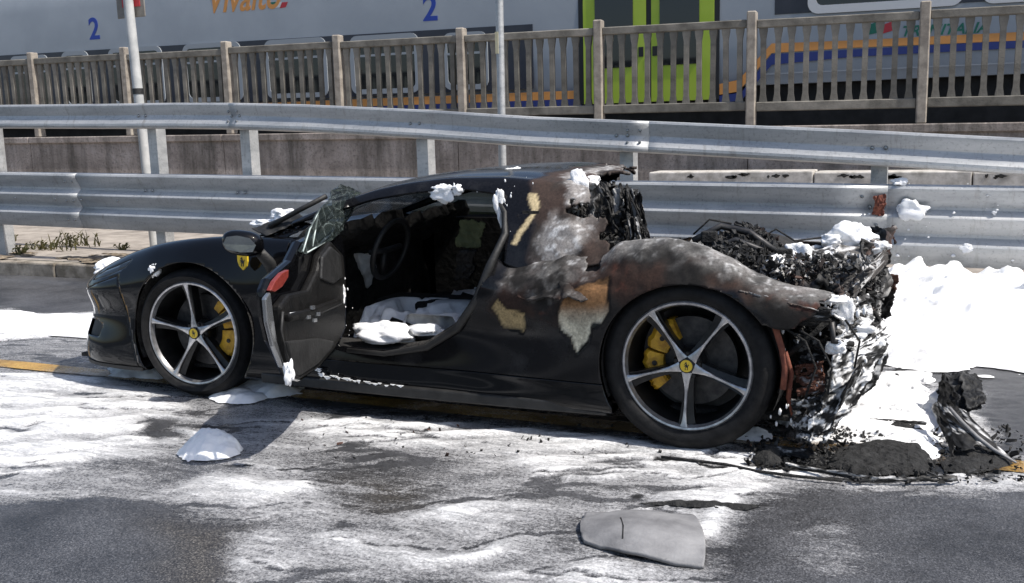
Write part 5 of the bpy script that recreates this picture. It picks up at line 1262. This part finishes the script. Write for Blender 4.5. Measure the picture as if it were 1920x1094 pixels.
# dried foam edge along the sill
mb = MB()
pp = [on_y(px, py, -.968) for px, py in ((590, 690), (606, 706), (640, 711), (690, 719), (760, 728))]
for k in range(26):
    t = k/25*(len(pp)-1); i = min(int(t), len(pp)-2); c = pp[i]+(pp[i+1]-pp[i])*(t-i); w = .006+.016*random.random(); hh = .003+.030*random.random()**2.2*(1-k/30); c = c+np.array([random.uniform(-.012, .012), 0, random.uniform(-.006, .006)])
    mb.prism([c+np.array([-w, 0, .004]), c+np.array([w, 0, .004]), c+np.array([w*.2, 0, -hh])], (0, .006, 0))
tag(mb.obj('foam_drips', 'foam'), kind='stuff')

# ------------------------------------------------------------------ debris on the road
gc = [on_z(*p, .03) for p in ((1092, 950), (1306, 953), (1322, 1054), (1086, 1002))]
nu, nv = 40, 22; V = []
for i in range(nu):
    for j in range(nv):
        u, v = i/(nu-1), j/(nv-1); a = gc[0]*(1-u)*(1-v)+gc[1]*u*(1-v)+gc[2]*u*v+gc[3]*(1-u)*v
        bow = .035*math.sin(PI*u)*.8+.030*math.sin(PI*v*.9+.2); V.append((a[0]+.02*math.sin(PI*v)*(1 if u > .5 else -.6)*abs(2*u-1), a[1]-.035*math.sin(PI*u)*v, max(.012, bow-.012)))
V = np.array(V); V[:, 2] += (fbm(V*14, 3, 9)-.5)*.006
d = np.minimum.reduce([np.repeat(np.linspace(0, 1, nu), nv)+.0]) if False else None
U = np.repeat(np.linspace(0, 1, nu), nv); Wv = np.tile(np.linspace(0, 1, nv), nu)
cr = np.minimum.reduce([U-.012-.03*fbm(V*30, 3, 10), 1-U-.004, Wv-.01, 1-Wv-.004, .9-np.hypot(np.clip((.08-U)/.08, 0, 9), np.clip((Wv-.75)/.25, 0, 9)), .98-np.hypot(np.clip((U-.95)/.05, 0, 9), np.clip((.12-Wv)/.12, 0, 9))])
V, F = clip(V, quads_to_tris(grid_faces(nu, nv)), cr)
o = mesh_obj('loose_panel', V, F[:, ::-1], 'grey_panel', None, True, base=on_z(1200, 1000), solid=.012); tag(o, 'grey curved body panel lying loose on the road in the foreground', 'car panel')
q = []
for p in ((1163, 966), (1168, 982), (1166, 1000)):
    g = on_z(*p, .05); k = np.argmin(np.hypot(V[:, 0]-g[0], V[:, 1]-g[1])); q.append(V[k]+np.array([0, 0, .0005]))
MB().tube(q, .0028, 6).obj('scratch', 'trim_black', o)
# charred slab in front of the tail
gd = px_poly([(1556, 880), (1570, 846), (1660, 832), (1738, 842), (1752, 868), (1735, 892), (1600, 895)])
def debris(name, label, poly, h, seed, cat, mat='char_crust', fr=9, res=.010):
    p = np.array(poly); x0, y0 = p.min(0)-.06; x1, y1 = p.max(0)+.06; xs = np.arange(x0, x1, res); ys = np.arange(y0, y1, res)
    A, B = [a.ravel() for a in np.meshgrid(xs, ys, indexing='ij')]; P = np.stack([A, B, A*0], -1); n = fbm(P*fr, 5, seed); n2 = fbm(P*fr*4, 3, seed+2)
    d = poly_sdf(A+(n-.5)*.05, B+(n2-.5)*.03, p); z = np.sqrt(np.clip(d/.06, 0, 1))*h*(.55+.6*n)+(n2-.5)*.022*(d > 0)
    V, T = clip(np.stack([A, B, z], -1), quads_to_tris(grid_faces(len(xs), len(ys))), d)
    o = mesh_obj(name, V, T, mat, None, True, base=(*p.mean(0), 0), auto=60); return tag(o, label, cat)
debris('charred_slab', 'thick charred black slab lying on the foam behind the rear tyre', gd, .042, 171, 'debris', res=.007, fr=14)
debris('charred_lump', 'small charred lump at the left end of the black slab', px_poly([(1412, 866), (1425, 848), (1468, 850), (1464, 872), (1430, 878)]), .06, 172, 'debris')
debris('charred_strip', 'narrow charred strip on the foam above the grey panel', px_poly([(1190, 945), (1270, 938), (1340, 940), (1436, 950), (1400, 958), (1300, 952)]), .014, 173, 'debris', res=.006)
debris('charred_flakes', 'charred flakes scattered behind the car tail', px_poly([(1640, 792), (1735, 794), (1738, 812), (1660, 814)]), .03, 174, 'debris')
debris('charred_crust', 'charred crust on the foam near the bank, right of the tail', px_poly([(1660, 702), (1692, 690), (1712, 712), (1688, 730), (1664, 722)]), .03, 175, 'debris')
debris('charred_crust', 'charred crust lying at the foot of the torn bumper', px_poly([(1765, 868), (1800, 838), (1870, 842), (1900, 872), (1820, 892), (1770, 886)]), .03, 176, 'debris')
# torn bumper corner standing on the right
tb = thing('torn_bumper', 'torn black bumper corner standing in the foam right of the car', 'bumper', on_z(1800, 840))
B0, B1 = on_z(1742, 770), on_z(1790, 862)
ts = [((1740, 760), (1790, 850), (1800, 742), (1768, 690), .02, 181), ((1768, 700), (1800, 780), (1842, 760), (1812, 690), .035, 182), ((1795, 690), (1812, 772), (1852, 752), (1838, 700), .03, 183), ((1770, 740), (1800, 850), (1830, 850), (1812, 750), .03, 184)]
for a, b, c, d, am, sd in ts:
    y = -.12+.05*(sd-181); P = [on_z(*a), on_z(*b), None, None]
    P = [on_y(*a, .0), on_y(*b, -.42), on_y(*c, -.30), on_y(*d, .10)]
    P[0][2] = max(P[0][2], .01); P[1][2] = max(P[1][2], .01)
    V, F = crumple(*P, 34, 30, am, 9, sd, .12); V[:, 2] = np.maximum(V[:, 2], .006); mesh_obj('crumpled_sheet', V, F, 'char_rubble', tb, True, col=char_col(V, sd, .0, -.2)*np.array([.7, .7, .7, 1]), solid=.008, auto=50)
P = [on_z(1745, 765, .10), on_z(1785, 858, .015), on_z(1900, 862, .012), on_z(1812, 770, .15)]
streak_sheet('bumper_skin', P, 60, 40, .012, 186, tb, .07, 5, 9, .25, (.010, .010, .010), .55, .006, .05)
P = [on_z(px, py, z) for px, py, z in ((1780, 765, .16), (1803, 792, .12), (1832, 820, .08), (1862, 843, .045), (1905, 868, .02))]
MB().tube(P, [.007, .009, .009, .008, .005], 8).obj('edge_strip', 'grey_panel', tb, True)
P = [on_y(1728, 765, .02), on_y(1778, 852, -.42), on_y(1792, 838, -.40), on_y(1766, 722, .06)]; P[0][2] = max(P[0][2], .01)
V, F = crumple(*P, 40, 24, .02, 8, 188, .1); V[:, :2] += np.array([-.012, -.02]); V[:, 2] = np.maximum(V[:, 2], .008); tag(mesh_obj('foam_clump', V, F, 'foam', None, True, base=on_z(1752, 810), solid=.02), 'foam crust on the left face of the torn bumper', 'foam clump', 'foam clumps stuck to the car and barrier')
st = [((1470, 868), (1470, 874), (1640, 905), (1650, 896), 201, 'long thin charred strip along the near side of the black slab'), ((1600, 895), (1605, 903), (1800, 902), (1795, 893), 202, 'charred strip of bumper trim between the slab and the torn bumper'),
      ((1630, 786), (1632, 792), (1735, 800), (1740, 792), 203, 'flat charred strip on the foam sheet behind the car tail'), ((1430, 835), (1435, 850), (1530, 862), (1525, 842), 204, 'charred sheet lying between the rear tyre and the black slab')]
for a, b_, c_, d_, sd, lab in st:
    P = [on_z(*q, .012+.02*(k_ in (0, 3))) for k_, q in enumerate((a, b_, c_, d_))]; P = [P[0], P[3], P[2], P[1]]
    o = streak_sheet('charred_strip', P, 50, 16, .012, sd, None, .05, 4, 4, .2, (.010, .010, .010), .4, .006); off = P[0].copy(); o.data.transform(Matrix.Translation(-Vector(off))); o.location = off; tag(o, lab, 'debris')
# loose fragments around the tail
def frag(r, n):
    px = np.concatenate([r.uniform(1400, 1600, n//2), r.uniform(1560, 1920, n-n//2)]); py = np.concatenate([r.uniform(800, 880, n//2), r.uniform(800, 905, n-n//2)])
    return np.array([on_z(a, b, .012) for a, b in zip(px, py)])
o = rubble('charred_fragments', 900, frag, .002, .009, 191, None, .15, flat=.25); o['kind'] = 'stuff'
def frag2(r, n): return np.array([on_z(r.uniform(560, 1250), r.uniform(780, 860), .006) for _ in range(n)])
o = rubble('soot_crumbs', 90, frag2, .002, .006, 192, None, .1, flat=.25); o['kind'] = 'stuff'
# wire bent over the foam
P = [on_z(px, py, .012) for px, py in ((1240, 857), (1300, 864), (1360, 871), (1420, 884), (1500, 894), (1580, 902))]
tag(MB().tube(P, .006, 6).obj('bent_wire', 'char_crust', None, True, base=P[2]), 'thin black wire lying bent across the foam below the rear tyre', 'wire')
# burnt rag on the barrier
V, F = crumple(on_y(1634, 404, GY-.10), on_y(1660, 404, GY-.10), on_y(1662, 366, GY-.09), on_y(1638, 368, GY-.09), 26, 22, .03, 14, 195, .14)
tag(mesh_obj('burnt_scrap', V, F, 'rust', None, True, base=on_y(1648, 385, GY-.10), solid=.006), 'rusty burnt scrap caught on the lower barrier beam', 'debris')
# dry weeds at the kerb
for k, (px, py, n, h) in enumerate(((90, 470, 60, .16), (40, 480, 40, .14), (140, 462, 50, .2), (20, 455, 25, .1), (230, 470, 20, .07))):
    rr = random.Random(k); c = on_z(px, py, .13); mb = MB()
    for q in range(n):
        sp_ = (.16, .03, .16, .10, .02)[k]; b = c+np.array([rr.gauss(0, sp_), rr.gauss(0, sp_*.4), 0]); t = b+np.array([rr.gauss(0, .09), rr.gauss(0, .06), h*(.25+.8*rr.random()**1.5)]); w = .006+.006*rr.random()
        m_ = (b+t)/2+np.array([rr.gauss(0, .02), 0, .03]); mb.add([b-(w, 0, 0), b+(w, 0, 0), m_+(w*.8, 0, 0), m_-(w*.8, 0, 0), t], [(0, 1, 2, 3), (3, 2, 4)])
        if q % 3 == 0: mb.add([m_, m_+np.array([.03, 0, .012]), m_+np.array([.045, .01, .03]), m_+np.array([.015, 0, .03])], [(0, 1, 2, 3)])
    tag(mb.obj('dry_weed', 'weed', None, base=c), ('bushy dry weed growing on the kerb left of the car', 'dry weed at the foot of the leftmost barrier post', 'tallest dry weed growing on the kerb close to the car nose', 'sparse dry weed behind the leftmost barrier post', 'tiny dry weed on the kerb behind the car nose')[k], 'weed', 'dry weeds along the kerb')
